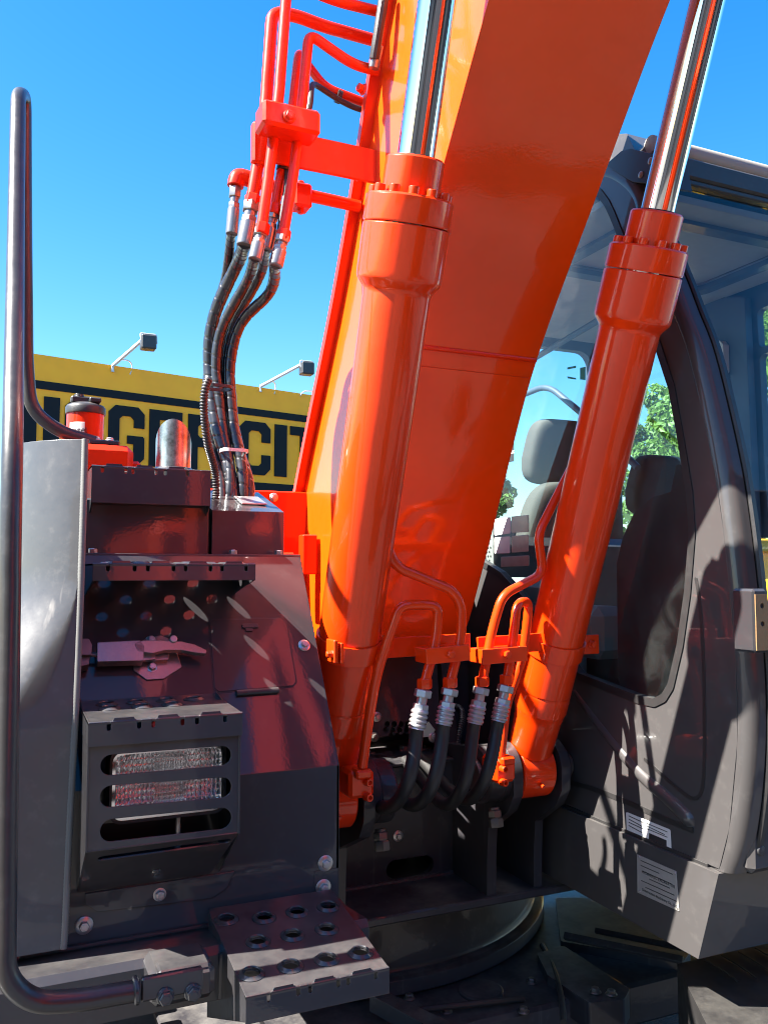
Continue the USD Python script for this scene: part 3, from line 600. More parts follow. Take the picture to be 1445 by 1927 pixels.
# boarding step
sy0, sy1 = 1.50, 1.30
sp0, sp1 = onY(462, 1868, sy1), onY(731, 1838, sy1); zst = (sp0[2] + sp1[2]) / 2 + .004; Ws = sp1[0] - sp0[0]
hst = [(Ws * f, s) for f, s in ((.10, .215), (.37, .215), (.63, .215), (.88, .215), (.10, .045), (.24, .130), (.50, .130), (.76, .130), (.37, .06), (.63, .06), (.88, .06))]
step = tread_board(E, 'boarding_step', sp0[0], sp1[0], 1.565, sy1, zst + .035, .040, hst, .0135, [Ws * f for f in (.25, .53, .80)], slope=-.035, cheeks=False)
for xx in (sp0[0] + .0005, sp1[0] - .0045): part(step, 'step_cheek', yz([(1.56, zst + .030), (sy1, zst - .004), (sy1, zst - .038), (1.56, zst - .15)], xx, xx + .004), 'dark_paint')
part(step, 'weld_bead', tube([[sp0[0], 1.455, zst + .003], [sp0[0], 1.455, zst - .07]], .006, 8), 'dark_paint')

# ---- covers standing behind the box
CYf = 1.875
c0, c1 = onY(155, 1043, CYf), onY(394, 950, CYf); cz0, czm, czt = 1.62, onY(270, 951, CYf)[2], onY(270, 881, CYf - .03)[2]
xa, xb = onY(156, 1000, CYf)[0], onY(394, 1000, CYf)[0]
tank = part(E, 'tank_cover', bx((xa, CYf, cz0), (xb, CYf + .28, czm + .012), .004), 'dark_paint')
xl0, xl1 = onY(172, 910, CYf - .035)[0], onY(396, 910, CYf - .035)[0]
Wl = xl1 - xl0
tread_board(tank, 'tread_plate', xl0, xl1, CYf + .14, CYf - .035, czt, czt - czm, [(Wl * f, s) for f, s in ((.15, .06), (.4, .06), (.65, .06), (.88, .06), (.28, .11), (.52, .11), (.77, .11))], .0125, [Wl * f for f in (.18, .43, .70)], cheeks=True)
xc0, xc1 = onY(399, 1000, CYf)[0], onY(534, 1000, CYf)[0]; zc = onY(466, 962, CYf)[2]; zcb = onY(505, 936, CYf + .22)[2]
hcov = part(E, 'hose_cover', yz([(CYf, 1.60), (CYf, zc), (CYf + .22, zcb + .012), (CYf + .24, zcb), (CYf + .24, 1.60)], xc0, xc1), 'dark_paint')
part(hcov, 'access_plate', cbox(((xc0 + xc1) / 2 + .03, CYf + .10, zc + (zcb + .012 - zc) * .45 + .004), (.03, .04, .002), .001, [[1, 0, 0], unit([0, .22, zcb + .012 - zc]), unit(np.cross([1, 0, 0], [0, .22, zcb + .012 - zc]))]), 'aluminium')
# red tank with filler
tz1 = onY(205, 840, 2.14)[2]
tk = part(E, 'fuel_tank', cat(bx((onY(100, 880, 2.10)[0], 2.10, 1.2), (onY(252, 880, 2.10)[0], 2.5, tz1), .015), bx((onY(252, 880, 2.10)[0] - .01, 2.12, 1.2), (onY(268, 880, 2.10)[0], 2.5, tz1 - .035), .01)), 'red_paint')
fb = onY(160, 822, 2.22)
fz0, fz1, fz2 = tz1, onY(160, 779, 2.22)[2], onY(160, 748, 2.22)[2]
part(tk, 'filler_neck', lathe([(0, 0), (.055, 0), (.055, .012), (.044, .016), (.044, fz1 - fz0), (0, fz1 - fz0)], (fb[0], 2.22, fz0), (0, 0, 1), 40), 'red_paint')
cap = part(tk, 'filler_cap', lathe([(0, 0), (.047, 0), (.048, .004), (.048, .016), (.044, .022), (.030, .028), (.020, .030), (0, .030)], (fb[0], 2.22, fz1 - .002), (0, 0, 1), 36), 'black_plastic')
part(cap, 'cap_grip', cat(cbox((fb[0] - .006, 2.22, fz1 + .034), (.030, .013, .009), .006), lathe([(0, 0), (.012, 0), (.011, .012), (0, .013)], (fb[0] - .016, 2.22, fz1 + .036), (0, 0, 1), 16), cbox((fb[0] + .02, 2.20, fz1 + .032), (.014, .014, .006), .004)), 'black_plastic')
# label with the fuel name, wrapped on the neck
def wrap_text(txt, h, base, R, a_c, z):
    t = meshkit.text_mesh(txt, h, .0006); v = t.vertices.copy(); w = v[:, 0].max(); v[:, 0] -= w / 2
    t = trimesh.Trimesh(v, t.faces, process=False).subdivide(); v = t.vertices
    a = a_c + v[:, 0] / R; rr = R + v[:, 2]
    t.vertices = np.c_[base[0] + rr * np.sin(a), base[1] - rr * np.cos(a), z + v[:, 1]]; return t
aa = np.linspace(-1.0, -.10, 10); R_ = .0446
lab = [np.array([[fb[0] + r * math.sin(a), 2.22 - r * math.cos(a), z] for r, z in ((R_ - .002, fz0 + .022), (R_, fz0 + .022), (R_, fz0 + .062), (R_ - .002, fz0 + .062))]) for a in aa]
part(tk, 'fuel_label', loft(lab), 'white_label')
part(tk, 'fuel_lettering', wrap_text('Diesel', .013, (fb[0], 2.22), R_, -.56, fz0 + .036), 'black_print')
# exhaust stack, cut at a slant
er = .043; eb = onY(326, 880, 2.12)
V = []; n = 40
ez = onY(322, 785, 2.12)[2]
def exh(r, low):
    out = []
    for k in range(n):
        a = 2 * math.pi * k / n; out.append([eb[0] + r * math.cos(a), 2.12 + r * math.sin(a), (1.55 if low else ez - .055 * (1 + math.sin(a)) - .012 * (1 + math.cos(a)))])
    return np.array(out)
ex = part(E, 'exhaust_stack', loft([exh(er, True), exh(er, False), exh(er - .003, False), exh(er - .003, True)], cap=False), 'polished_steel', smooth=40)
part(ex, 'stack_collar', lathe([(.043, 0), (.056, 0), (.056, .012), (.050, .02), (.044, .026)], (eb[0], 2.12, onY(326, 893, 2.12)[2] - .01), (0, 0, 1), 40), 'dark_paint')
# red body panel with bolt behind the hoses
r0, r1 = onY(380, 918, 2.35), onY(640, 1040, 2.35)
rp = part(E, 'engine_panel', bx((r0[0], 2.35, 1.2), (r1[0] + .1, 2.40, r0[2]), .004), 'red_paint')
part(rp, 'bolt', hexbolt(onY(515, 936, 2.35), (0, -1, 0), .009, .01, .013), 'bolt_zinc')
part(E, 'engine_hood', bx((-.4, 2.50, 1.0), (2.45, 4.6, 1.72), .03), 'dark_paint')

# ---- hose bundle from the boom pipes into the hose cover
def bundle(top, bot, Yt, pts, r, wrap=True):
    n_ = len(pts); P = []
    for i, (x, y) in enumerate(pts): P.append((x, y, Yt + (2.04 - Yt) * (i / (n_ - 1)) + .20 * math.sin(math.pi * (i / (n_ - 1)) ** .8)))
    h = hose(E, P, r, wrap, k=12); crimp2(h, top, bot, Yt, r)
def crimp2(h, top, bot, Y, r):
    p, q = onY(*top, Y), onY(*bot, Y); ax = unit(q - p); L = np.linalg.norm(q - p); r = r * 1.16
    part(h, 'swivel_nut', nut(p, ax, r * 1.06, L * .22), 'latch_steel')
    part(h, 'hose_fitting', cat(lathe([(0, L * .2), (r * .72, L * .2), (r * .72, L * .36), (0, L * .36)], p, ax, 18), nut(p + ax * L * .34, ax, r * .98, L * .14)), 'latch_steel')
    part(h, 'hose_ferrule', lathe([(0, L * .46), (r * .93, L * .46), (r, L * .49), (r, L * .97), (r * .95, L), (0, L)], p, ax, 24), 'latch_steel')
bundle((443, 352), (436, 440), 1.93, [(437, 432), (432, 470), (425, 520), (411, 572), (398, 640), (391, 705), (390, 760), (396, 830), (410, 880), (418, 945)], .0125, True)
bundle((474, 380), (460, 462), 1.87, [(461, 455), (455, 476), (441, 508), (411, 572), (396, 632), (394, 697), (397, 731), (406, 794), (426, 867), (437, 945)], .0165)
bundle((492, 431), (480, 488), 1.81, [(481, 482), (476, 500), (463, 533), (433, 586), (413, 634), (407, 697), (412, 741), (421, 814), (431, 867), (430, 945)], .0135)
bundle((515, 396), (501, 470), 1.87, [(502, 462), (497, 490), (484, 528), (453, 581), (432, 630), (424, 693), (427, 741), (439, 814), (460, 877), (468, 945)], .0135)
bundle((532, 444), (519, 500), 1.80, [(520, 495), (517, 518), (503, 556), (466, 592), (443, 634), (433, 690), (434, 740), (440, 800), (450, 850), (458, 945)], .0140)
cnd = spline([onY(*p) for p in ((392, 715, 1.92), (384, 750, 1.92), (386, 800, 1.94), (392, 840, 1.96), (402, 875, 1.99), (405, 945, 2.0))], 60)
part(E, 'cable_conduit', tube(cnd, .0085, 14, rf=lambda s, a: 1 + .13 * np.sign(np.sin(s * 900)) * np.ones_like(a)), 'black_plastic', smooth=20)
for (x, y, Y, w, mt) in ((410, 732, 1.90, .034, 'black_plastic'), (440, 852, 1.955, .034, 'galvanised')):
    c = onY(x, y, Y + (.16 if y < 800 else .10)); g = rrect(0, 0, w, .028, .02).difference(rrect(0, 0, w - .0035, .0245, .018)); m = trimesh.creation.extrude_polygon(g, .008, engine='earcut')
    m.vertices = m.vertices + c; part(E, 'hose_tie', m, mt)

# ---- main frame in the well between the cylinders
ZP = .738; YFp = 2.0; YBk = 2.205; XC = .995
frame_ = part(E, 'main_frame', bx((.50, YFp, ZP - .022), (1.50, 3.6, ZP), .004), 'frame_paint')
PBk = Plane((0, YBk, 0), (1, 0, 0), (0, 0, 1))
bw = Polygon([(.50, ZP), (1.25, ZP), (1.25, 1.06), (.50, 1.06)])
bw = bw.difference(slot(PBk, (743, 1637), (800, 1628), .026))
part(frame_, 'cross_plate', PBk.ext(bw, -.02, 0), 'frame_paint')
part(frame_, 'cross_plate_edge', PBk.ext(LineString([PBk.uv(743, 1637), PBk.uv(800, 1628)]).buffer(.029, quad_segs=10).difference(LineString([PBk.uv(743, 1637), PBk.uv(800, 1628)]).buffer(.026, quad_segs=10)), -.001, .0012), 'frame_paint')
inner = bx((.55, YBk + .3, ZP + .001), (1.2, YBk + .32, 1.05), .002); part(frame_, 'inner_plate', inner, 'frame_paint')
for q in ((749, 1574),): part(frame_, 'bolt', hexbolt(PBk.hit(*q), PBk.n, .0085, .011, .0155), 'bolt_zinc')
zs_ = 1.055
part(frame_, 'shelf_plate', cat(bx((.50, YBk - .01, zs_), (1.24, YBk + .32, zs_ + .008), .002), bx((.78, YBk - .004, .97), (1.05, YBk - .0005, zs_ - .004), .001)), 'frame_paint')
def weld(a, b, r=.007):
    a, b = np.array(a, float), np.array(b, float); k = max(8, int(np.linalg.norm(b - a) / .006)); t = np.linspace(0, 1, k)[:, None]
    rng = np.random.RandomState(int(abs(a.sum() + b.sum()) * 1000) % 9999); rr = r * (1 + .18 * np.sin(np.arange(k) * 1.9) + .15 * rng.rand(k))
    part(frame_, 'weld_bead', tube(a + (b - a) * t, rr, 8), 'frame_paint')
weld((.56, YBk - .001, ZP), (1.22, YBk - .001, ZP)); weld((1.222, YBk - .002, ZP), (1.222, YBk - .002, 1.05)); weld((1.222, YBk, ZP), (1.222, YFp + .03, ZP))
# cylinder brackets: plates that sweep forward to the bosses
def bracket(x0, x1, pin):
    cy, cz = pin[1], pin[2]
    pts = [(YFp + .015, ZP), (YFp + .012, ZP + .10), (YFp + .005, ZP + .18), (cy - .050, cz - .09), (cy - .078, cz - .045)]
    arc = [(cy - .080 * math.cos(t), cz + .080 * math.sin(t)) for t in np.linspace(-.1, math.pi * .8, 14)]
    pts += arc + [(cy + .30, cz + .02), (YBk + .25, 1.05), (YBk + .25, ZP)]
    m = yz(pts, x0, x1); part(frame_, 'cylinder_bracket', m, 'frame_paint', smooth=30)
def boss(xa, xb, pin, r=.074):
    L = abs(xb - xa); x = min(xa, xb)
    part(frame_, 'pin_boss', lathe([(0, 0), (r - .006, 0), (r, .006), (r, L * .48), (r - .002, L * .5), (r - .002, L * .52), (r, L * .54), (r, L - .006), (r - .006, L), (0, L)], (x, pin[1], pin[2]), (1, 0, 0), 48), 'frame_paint')
for pin, sgn in ((pinL, 1), (pinR, -1)):
    xi, xo = pin[0] + sgn * .060, pin[0] - sgn * .060
    bracket(min(xi, xi + sgn * .028), max(xi, xi + sgn * .028), pin); bracket(min(xo, xo - sgn * .026), max(xo, xo - sgn * .026), pin)
    boss(xi + sgn * .002, xi + sgn * .092, pin); boss(xo - sgn * .002, xo - sgn * .05, pin, .060)
    bp = np.array([xi + sgn * .060, pin[1] - .035, pin[2] - .080])
    part(frame_, 'retainer_bolt', cat(lathe([(0, 0), (.0135, 0), (.0135, .03), (0, .03)], bp, (0, -.25, -1), 16), nut(bp + np.array([0, -.006, -.026]), (0, -.25, -1), .019, .022)), 'dark_steel')
    part(frame_, 'lock_stud', nut(bp + np.array([0, -.002, -.006]), (0, -.25, -1), .018, .018, .6), 'dark_steel')
    part(frame_, 'pin_cap', lathe([(0, 0), (.040, 0), (.042, .003), (.042, .010), (.038, .012), (0, .012)], (xi + sgn * .0935 + (0 if sgn > 0 else -.012), pin[1], pin[2]), (1, 0, 0), 32), 'dark_steel')
# back of the well: sloping valve cover with round perforations, dark inside, hose adaptors
PV = Plane((0, 2.28, 1.1), (1, 0, 0), (0, .03, .3))
v0 = PV.uv(700, 1388)[1]
pv = Polygon([(.60, v0), (1.20, v0), (1.20, v0 + .26), (.60, v0 + .26)])
for r_, xs, y in ((0, (729, 742, 755, 767), 1363), (1, (726, 739, 752, 765), 1374), (2, (736, 748, 761), 1385)):
    for x in xs: pv = pv.difference(Point(PV.uv(x, y)).buffer(.0085, quad_segs=6))
vc = part(E, 'valve_cover', PV.ext(pv, -.004, 0), 'frame_paint', smooth=20)
for q, m_ in (((709, 1349), 'bolt_zinc'), ((814, 1388), 'bolt_zinc'), ((704, 1387), 'dark_steel')): part(vc, 'bolt', hexbolt(PV.hit(*q), PV.n, .009, .012, .0145), m_)
part(vc, 'green_tag', PV.ext(Polygon([PV.uv(*p) for p in ((795, 1372), (806, 1358), (818, 1374), (812, 1386), (794, 1388))]), .0005, .002), 'pale_green')
part(E, 'valve_block', bx((.60, 2.85, .78), (1.20, 2.90, 1.36), .004), 'frame_paint')
part(E, 'manifold', cat(bx((.84, 2.36, 1.02), (.885, 2.42, 1.13), .005), bx((.62, 2.38, 1.10), (1.1, 2.42, 1.125), .005)), 'frame_paint')
for q in ((735, 1432, 2.32), (800, 1420, 2.34), (690, 1447, 2.3)):
    p = onY(*q); part(E, 'hose_adaptor', cat(tube([p + [-.08, .02, 0.01], p + [.03, 0, 0]], .019, 14), nut(p + [-.02, .01, 0], (1, -.2, 0), .027, .03), nut(p + [-.07, .02, .01], (1, -.2, 0), .025, .025)), 'frame_paint')
gs = onY(845, 1410, 2.45)
part(frame_, 'gusset_plate', yz([(2.22, .9), (2.30, 1.30), (2.36, 1.50), (2.6, 1.9), (3.0, 1.9), (3.0, .8), (2.22, .8)], 1.215, 1.245), 'frame_paint')
part(frame_, 'boom_bracket', yz([(2.30, .8), (2.32, 1.1), (2.42, 1.30), (2.60, 1.32), (2.8, 1.1), (2.9, .8)], BX1 + .012, BX1 + .038), 'frame_paint')
part(frame_, 'boom_bracket', yz([(2.30, .8), (2.32, 1.1), (2.42, 1.30), (2.60, 1.32), (2.8, 1.1), (2.9, .8)], BX0 - .06, BX0 - .034), 'frame_paint')
cw = spline([onY(*p) for p in ((850, 1330, 2.4), (868, 1360, 2.3), (862, 1410, 2.25), (885, 1440, 2.2), (905, 1450, 2.2))], 40)
part(E, 'cable_conduit', tube(cw, .010, 12, rf=lambda s, a: 1 + .12 * np.sign(np.sin(s * 800)) * np.ones_like(a)), 'black_plastic', smooth=20)

# ---- swing bearing and track frame
SC = (1.05, 2.84)
sb = part(E, 'swing_bearing', lathe([(0, .48), (.73, .48), (.735, .485), (.735, .520), (.725, .528), (.705, .53), (.70, .54), (.70, .70), (.69, .715), (0, .715)], (SC[0], SC[1], 0), (0, 0, 1), 160), 'frame_paint', smooth=35)
for k in range(48):
    t = 2 * math.pi * k / 48
    if -.2 > math.sin(t): part(sb, 'bolt', hexbolt((SC[0] + .665 * math.cos(t), SC[1] + .665 * math.sin(t) , .700), (0, 0, -1), .012, .016) if False else hexbolt((SC[0] + .712 * math.cos(t), SC[1] + .712 * math.sin(t), .690), (0, 0, -1), .012, .014), 'frame_paint')
tf = part(E, 'track_frame', cat(bx((.10, 1.92, .36), (2.0, 3.7, .475), .01)), 'frame_paint')
hc = onZ(905, 1868, .475); part(tf, 'round_hatch', lathe([(0, 0), (.060, 0), (.060, .006), (.054, .010), (0, .010)], hc, (0, 0, 1), 40), 'frame_paint')
def zpoly(px, z0, z1, P=None):
    g = Polygon([onZ(x, y, z1)[:2] for x, y in px]).buffer(-.012).buffer(.012, quad_segs=5)
    m = trimesh.creation.extrude_polygon(g, z1 - z0, engine='earcut'); m.vertices = m.vertices + [0, 0, z0]; return m
part(tf, 'cross_member', zpoly([(1010, 1795), (1060, 1780), (1185, 1862), (1175, 1882), (1108, 1888), (1030, 1836)], .43, .50), 'frame_paint')
part(tf, 'leg_beam', zpoly([(1045, 1690), (1100, 1690), (1300, 1790), (1285, 1812), (1055, 1772)], .36, .50), 'frame_paint')
a_, b_ = onZ(1062, 1762, .535), onZ(1285, 1808, .535); part(tf, 'guide_rail', tube([a_, b_], .012, 4), 'frame_paint', smooth=False)
a_, b_ = onZ(1120, 1752, .535), onZ(1290, 1786, .535); part(tf, 'guide_rail', tube([a_, b_], .009, 4), 'frame_paint', smooth=False)
part(tf, 'guide_rail', zpoly([(690, 1870), (716, 1862), (850, 1926), (820, 1940)], .50, .54), 'frame_paint')
trl = part(E, 'crawler_track', bx((-.62, 1.22, .02), (.36, 4.2, .58), .10), 'black_rubber', smooth=40)
for k in range(9): part(trl, 'track_pad', bx((-.60, 1.34 + .15 * k, .578), (.34, 1.45 + .15 * k, .604), .008), 'black_rubber')
part(tf, 'side_beam', bx((.36, 1.75, .30), (.62, 3.7, .50), .02), 'frame_paint')
for q in ((770, 1880), (840, 1905), (1000, 1850), (1150, 1872), (985, 1905), (1120, 1868)): part(tf, 'bolt', hexbolt(onZ(q[0], q[1], .476 if q[0] < 1010 or q[1] > 1880 else .502), (0, 0, 1), .011, .012, .015, rot=q[0]), 'dark_steel')
for a_, b_, c_ in (((760, 1905), (860, 1893), (985, 1880)), ((1020, 1780), (1050, 1850), (1060, 1925))):
    part(tf, 'grease_hose', tube(spline([onZ(*a_, .485), onZ(*b_, .495), onZ(*c_, .485)], 10), .008, 10), 'black_rubber')
# rubber track at the right, with grooves between its blocks
trk = part(E, 'crawler_track', zpoly([(1273, 1815), (1445, 1776), (1700, 1850), (1445, 2100), (1345, 1960)], .35, .640), 'black_rubber')
for k in range(5):
    a, b = onZ(1325 + k * 32, 1806 - k * 7, .644), onZ(1352 + k * 34, 1842 - k * 6, .644)
    part(trk, 'track_rib', tube(spline([a, (a + b) / 2 + [.02, -.01, 0], b + [.03, -.03, 0]], 6), .0022, 8), 'black_rubber')

# ---- cab
XW = 1.42
PW = Plane((XW, 0, 0), (0, -1, 0), (0, 0, 1))                                      # right wall, faces -X; u = -Y, v = z
def W(px, py): return PW.uv(px, py)
win_px = [(1097, 345), (1116, 350), (1131, 359), (1145, 378), (1155, 399), (1174, 447), (1208, 545), (1242, 648), (1268, 727), (1286, 827), (1302, 926), (1307, 1005), (1298, 1118), (1284, 1217), (1266, 1295), (1252, 1318), (1232, 1328), (1200, 1321), (1087, 1277), (990, 1140), (940, 1085), (885, 1050)]
wp = [W(*p) for p in win_px] + [np.array([-2.62, 1.66]), np.array([-2.80, 1.78]), np.array([-2.84, 2.50]), np.array([-2.72, 2.64]), np.array([-2.3, 2.675])]
win = Polygon(wp).buffer(0).buffer(-.02).buffer(.02, quad_segs=6)
fe_px = [(1190, 345), (1203, 395), (1215, 447), (1248, 536), (1270, 596), (1290, 648), (1320, 767), (1345, 887), (1361, 998), (1372, 1100), (1384, 1240), (1387, 1400), (1372, 1560), (1352, 1640)]
fe = [onX(x, y, XW) for x, y in fe_px]
ZFL = .962
wall = Polygon([(-p[1], p[2]) for p in fe] + [(-1.42, ZFL), (-3.05, ZFL), (-3.05, 2.62), (-2.9, 2.74), (-1.95, 2.765), (-1.80, 2.73)]).buffer(0)
cab = part(E, 'cab', PW.ext(wall.difference(win), -.035, 0), 'cab_paint', smooth=25)
part(cab, 'window_seal', PW.ext(win.buffer(.004).difference(win.buffer(-.016)), -.02, .003), 'black_rubber')
part(cab, 'side_window', PW.ext(win.buffer(-.014), -.014, -.009), 'glass', smooth=False)
# front corner pillar, lofted down the front edge
secs = []
fes = spline(np.array(fe), 5)
for p in fes:
    y, z = p[1], p[2]; sec = [(XW + .006, y + .03), (XW + .0015, y + .0005)]
    for t in np.linspace(0, math.pi / 2, 8): sec.append((XW + .032 - .032 * math.cos(t), y - .032 * math.sin(t)))
    sec += [(XW + .044, y - .034), (XW + .047, y - .026), (XW + .062, y - .024), (XW + .066, y - .01), (XW + .03, y + .03)]
    secs.append(np.array([[a, b, z] for a, b in sec]))
part(cab, 'front_pillar', loft(secs), 'cab_paint', smooth=40)
secs = []
for p in fes:
    y, z = p[1], p[2]; secs.append(np.array([[XW + a, y + b, z] for a, b in ((.046, -.037), (.050, -.042), (.064, -.040), (.068, -.034), (.064, -.026), (.048, -.028))]))
part(cab, 'windscreen_seal', loft(secs), 'black_rubber', smooth=40)
# windscreen, curved sheet with thickness
XE = 2.42
ss = [np.array([[XW + .056, p[1] - .034, p[2]], [XE - .07, p[1] - .034, p[2]], [XE - .07, p[1] - .029, p[2]], [XW + .056, p[1] - .029, p[2]]]) for p in fes if p[2] > 1.06]
part(cab, 'windscreen', loft(ss), 'glass', smooth=40)
secs = []
for p in fes:
    y, z = p[1], p[2]; secs.append(np.array([[XE - .07, y - .044, z], [XE - .04, y - .042, z], [XE, y, z], [XE, y + .04, z], [XE - .07, y + .03, z]]))
part(cab, 'front_pillar', loft(secs), 'cab_paint', smooth=40)
part(cab, 'front_panel', bx((XW + .03, 1.36, ZFL), (XE, 1.47, 1.075), .012), 'cab_paint')
part(cab, 'bolt', hexbolt(onY(1431, 1601, 1.36), (0, -1, 0), .008, .004, .011), 'black_plastic')
# roof: shell, front visor with trim, ceiling and hatch
rpts = [(1.95, 2.72), (1.86, 2.775), (1.93, 2.80), (2.2, 2.815), (2.9, 2.79), (3.05, 2.72)]
part(cab, 'roof', cat(yz([(1.66, 2.66), (1.70, 2.74), (1.80, 2.785), (2.2, 2.81), (2.9, 2.785), (3.06, 2.70), (3.0, 2.69), (1.74, 2.66)], XW + .03, XE), ), 'cab_paint', smooth=45)
rr0 = [onX(*p, XW) for p in ((1098, 322), (1120, 313), (1142, 312), (1165, 322), (1190, 345))]
part(cab, 'roof_rail', tube(spline([[XW + .035, 3.0, 2.735], [XW + .03, 2.4, 2.775]] + [[XW + .03, p[1], p[2] - .018] for p in rr0] + [[XW + .03, fe[1][1], fe[1][2]]], 8), .032, 16), 'cab_paint', smooth=60)
part(cab, 'visor_trim', cat(bx((XW + .06, 1.60, 2.60), (XE - .05, 1.64, 2.655), .006), bx((XW + .06, 1.605, 2.585), (XE - .05, 1.63, 2.600), .003)), 'black_plastic')
part(cab, 'visor_lip', tube([[XW + .07, 1.66, 2.70], [XE - .05, 1.66, 2.70]], .024, 14), 'light_trim')
ceil = sbox(XW + .05, 1.72, XE - .04, 2.98).difference(rrect(1.93, 2.05, .30, .22, .06))
m = trimesh.creation.extrude_polygon(ceil, .02, engine='earcut'); m.vertices = m.vertices + [0, 0, 2.60]
part(cab, 'ceiling', m, 'light_trim')
g = rrect(1.93, 2.05, .33, .25, .07).difference(rrect(1.93, 2.05, .285, .205, .05)); m = trimesh.creation.extrude_polygon(g, .018, engine='earcut'); m.vertices = m.vertices + [0, 0, 2.588]
part(cab, 'hatch_frame', m, 'cab_inner'); m = trimesh.creation.extrude_polygon(rrect(1.93, 2.05, .285, .205, .05), .006, engine='earcut'); m.vertices = m.vertices + [0, 0, 2.615]
part(cab, 'roof_hatch', m, 'light_trim')
# lamp bracket on the roof corner
bk_ = [onX(*p, XW - .01) for p in ((1140, 310), (1170, 284), (1188, 279), (1228, 290), (1236, 345), (1192, 342), (1172, 330), (1152, 318))]
bkp = Polygon([(-p[1], p[2]) for p in bk_]).buffer(0)
lb = part(cab, 'lamp_bracket', cat(PW.ext(bkp, -.10, .012)), 'black_plastic', smooth=25)
for q in ((1206, 328), (1224, 302)): part(lb, 'rivet', lathe([(0, 0), (.0085, 0), (.0085, .002), (.006, .004), (0, .0045)], PW.hit(*q, .012), PW.n, 18), 'plate_label')
# rear and far walls with their windows
PR = Plane((0, 3.02, 0), (1, 0, 0), (0, 0, 1))
rear = sbox(XW + .01, ZFL, XE, 2.70).difference(rrect((XW + XE) / 2 + .02, 2.14, .41, .43, .06))
part(cab, 'rear_wall', PR.ext(rear, -.04, 0), 'cab_inner')
part(cab, 'rear_window', PR.ext(rrect((XW + XE) / 2 + .02, 2.14, .415, .435, .06), -.022, -.017), 'glass', smooth=False)
part(cab, 'rear_sill', bx((XW + .04, 2.72, 1.50), (XE - .05, 3.0, 1.68), .03), 'light_trim')
PF = Plane((XE, 0, 0), (0, -1, 0), (0, 0, 1))
d0 = PF.uv(1418, 585)
farp = Polygon([(-p[1], p[2]) for p in fe] + [(-1.42, ZFL), (-3.05, ZFL), (-3.05, 2.70), (-1.80, 2.70)]).buffer(0)
dw = Polygon([PF.uv(*p) for p in ((1424, 584), (1428, 655), (1560, 610), (1560, 520))]).buffer(-.02).buffer(.02)
dw2 = Polygon([PF.uv(*p) for p in ((1429, 668), (1440, 900), (1448, 1010), (1600, 1010), (1560, 625))]).buffer(-.02).buffer(.02)
rw = rrect(-2.62, 2.02, .33, .50, .07)
dw3 = Polygon([PF.uv(*p) for p in ((1452, 1030), (1470, 1330), (1640, 1330), (1600, 1030))]).buffer(-.02).buffer(.02)
dw3 = Polygon([PF.uv(*p) for p in ((1398, 1012), (1402, 1345), (1640, 1345), (1600, 1012))]).buffer(-.02).buffer(.02)
part(cab, 'door', PF.ext(farp.difference(dw).difference(dw2).difference(rw).difference(dw3), -.03, 0), 'cab_inner')
part(cab, 'far_window', PF.ext(rw.buffer(.006), -.018, -.013), 'glass', smooth=False)
part(cab, 'door_window', PF.ext(dw3.buffer(.006), -.018, -.013), 'glass', smooth=False)
part(cab, 'door_window', PF.ext(dw.buffer(.006), -.018, -.013), 'glass', smooth=False); part(cab, 'door_window', PF.ext(dw2.buffer(.006), -.018, -.013), 'glass', smooth=False)
# inside: lamp, labels on the far pillar, grab bars, side console, grille, floor
PI = Plane((XE - .035, 0, 0), (0, -1, 0), (0, 0, 1))
part(cab, 'pillar_trim', PI.ext(PI.poly([(1318, 560), (1405, 560), (1425, 1008), (1375, 1008)]), -.02, .012), 'cab_inner')
part(cab, 'cab_lamp', PI.ext(PI.poly([(1344, 648), (1350, 642), (1370, 643), (1376, 650), (1377, 700), (1372, 710), (1350, 711), (1345, 704)]).buffer(-.008).buffer(.008), .012, .04), 'white_label')
part(cab, 'instruction_panel', PI.ext(PI.poly([(1346, 714), (1379, 712), (1390, 870), (1366, 872)]), .012, .016), 'trim_plastic')
for pp in ([(1354, 746), (1372, 745), (1374, 777), (1358, 779)], [(1363, 781), (1383, 779), (1386, 822), (1368, 826)], [(1371, 829), (1385, 827), (1388, 864), (1374, 866)]):
    part(cab, 'instruction_label', PI.ext(PI.poly(pp), .016, .018), 'white_label')
    c_ = PI.poly(pp).centroid; part(cab, 'label_print', PI.ext(unary_union([sbox(c_.x - .02, c_.y + .016 * k - .002, c_.x + .018 - .006 * (k % 2), c_.y + .016 * k + .002) for k in (-1, 0, 1)]), .018, .0186), 'black_print')
part(cab, 'grab_bar', tube(fillet([onX(*p) for p in ((930, 765, 2.25), (1030, 724, 2.25), (1100, 782, 2.25), (1200, 880, 2.25))], .09), .014, 12), 'cab_inner')
part(cab, 'wiper_bar', tube([onX(970, 695, 2.1), onX(1130, 600, 2.0)], .013, 10), 'cab_inner')
part(cab, 'floor', bx((XW + .02, 1.42, ZFL - .03), (XE - .04, 3.0, ZFL + .01), .005), 'black_rubber')
XS = 1.53
PS = Plane((XS, 0, 0), (0, -1, 0), (0, 0, 1))
part(cab, 'side_trim', PS.ext(PS.poly([(1175, 1330), (1163, 1270), (1160, 1060), (1172, 1010), (1195, 962), (1228, 935), (1262, 925), (1275, 860), (1290, 900), (1310, 1010), (1300, 1330)]).buffer(-.01).buffer(.01), -.16, 0), 'seat_shell')
part(cab, 'side_console', cat(bx((1.50, 2.15, ZFL), (1.66, 2.9, 1.58), .03), bx((1.52, 1.95, 1.35), (1.64, 2.3, 1.50), .03)), 'trim_plastic')
PGm = Plane((1.495, 0, 0), (0, -1, 0), (0, 0, 1)); g0, g1 = PGm.uv(886, 1062), PGm.uv(930, 975)
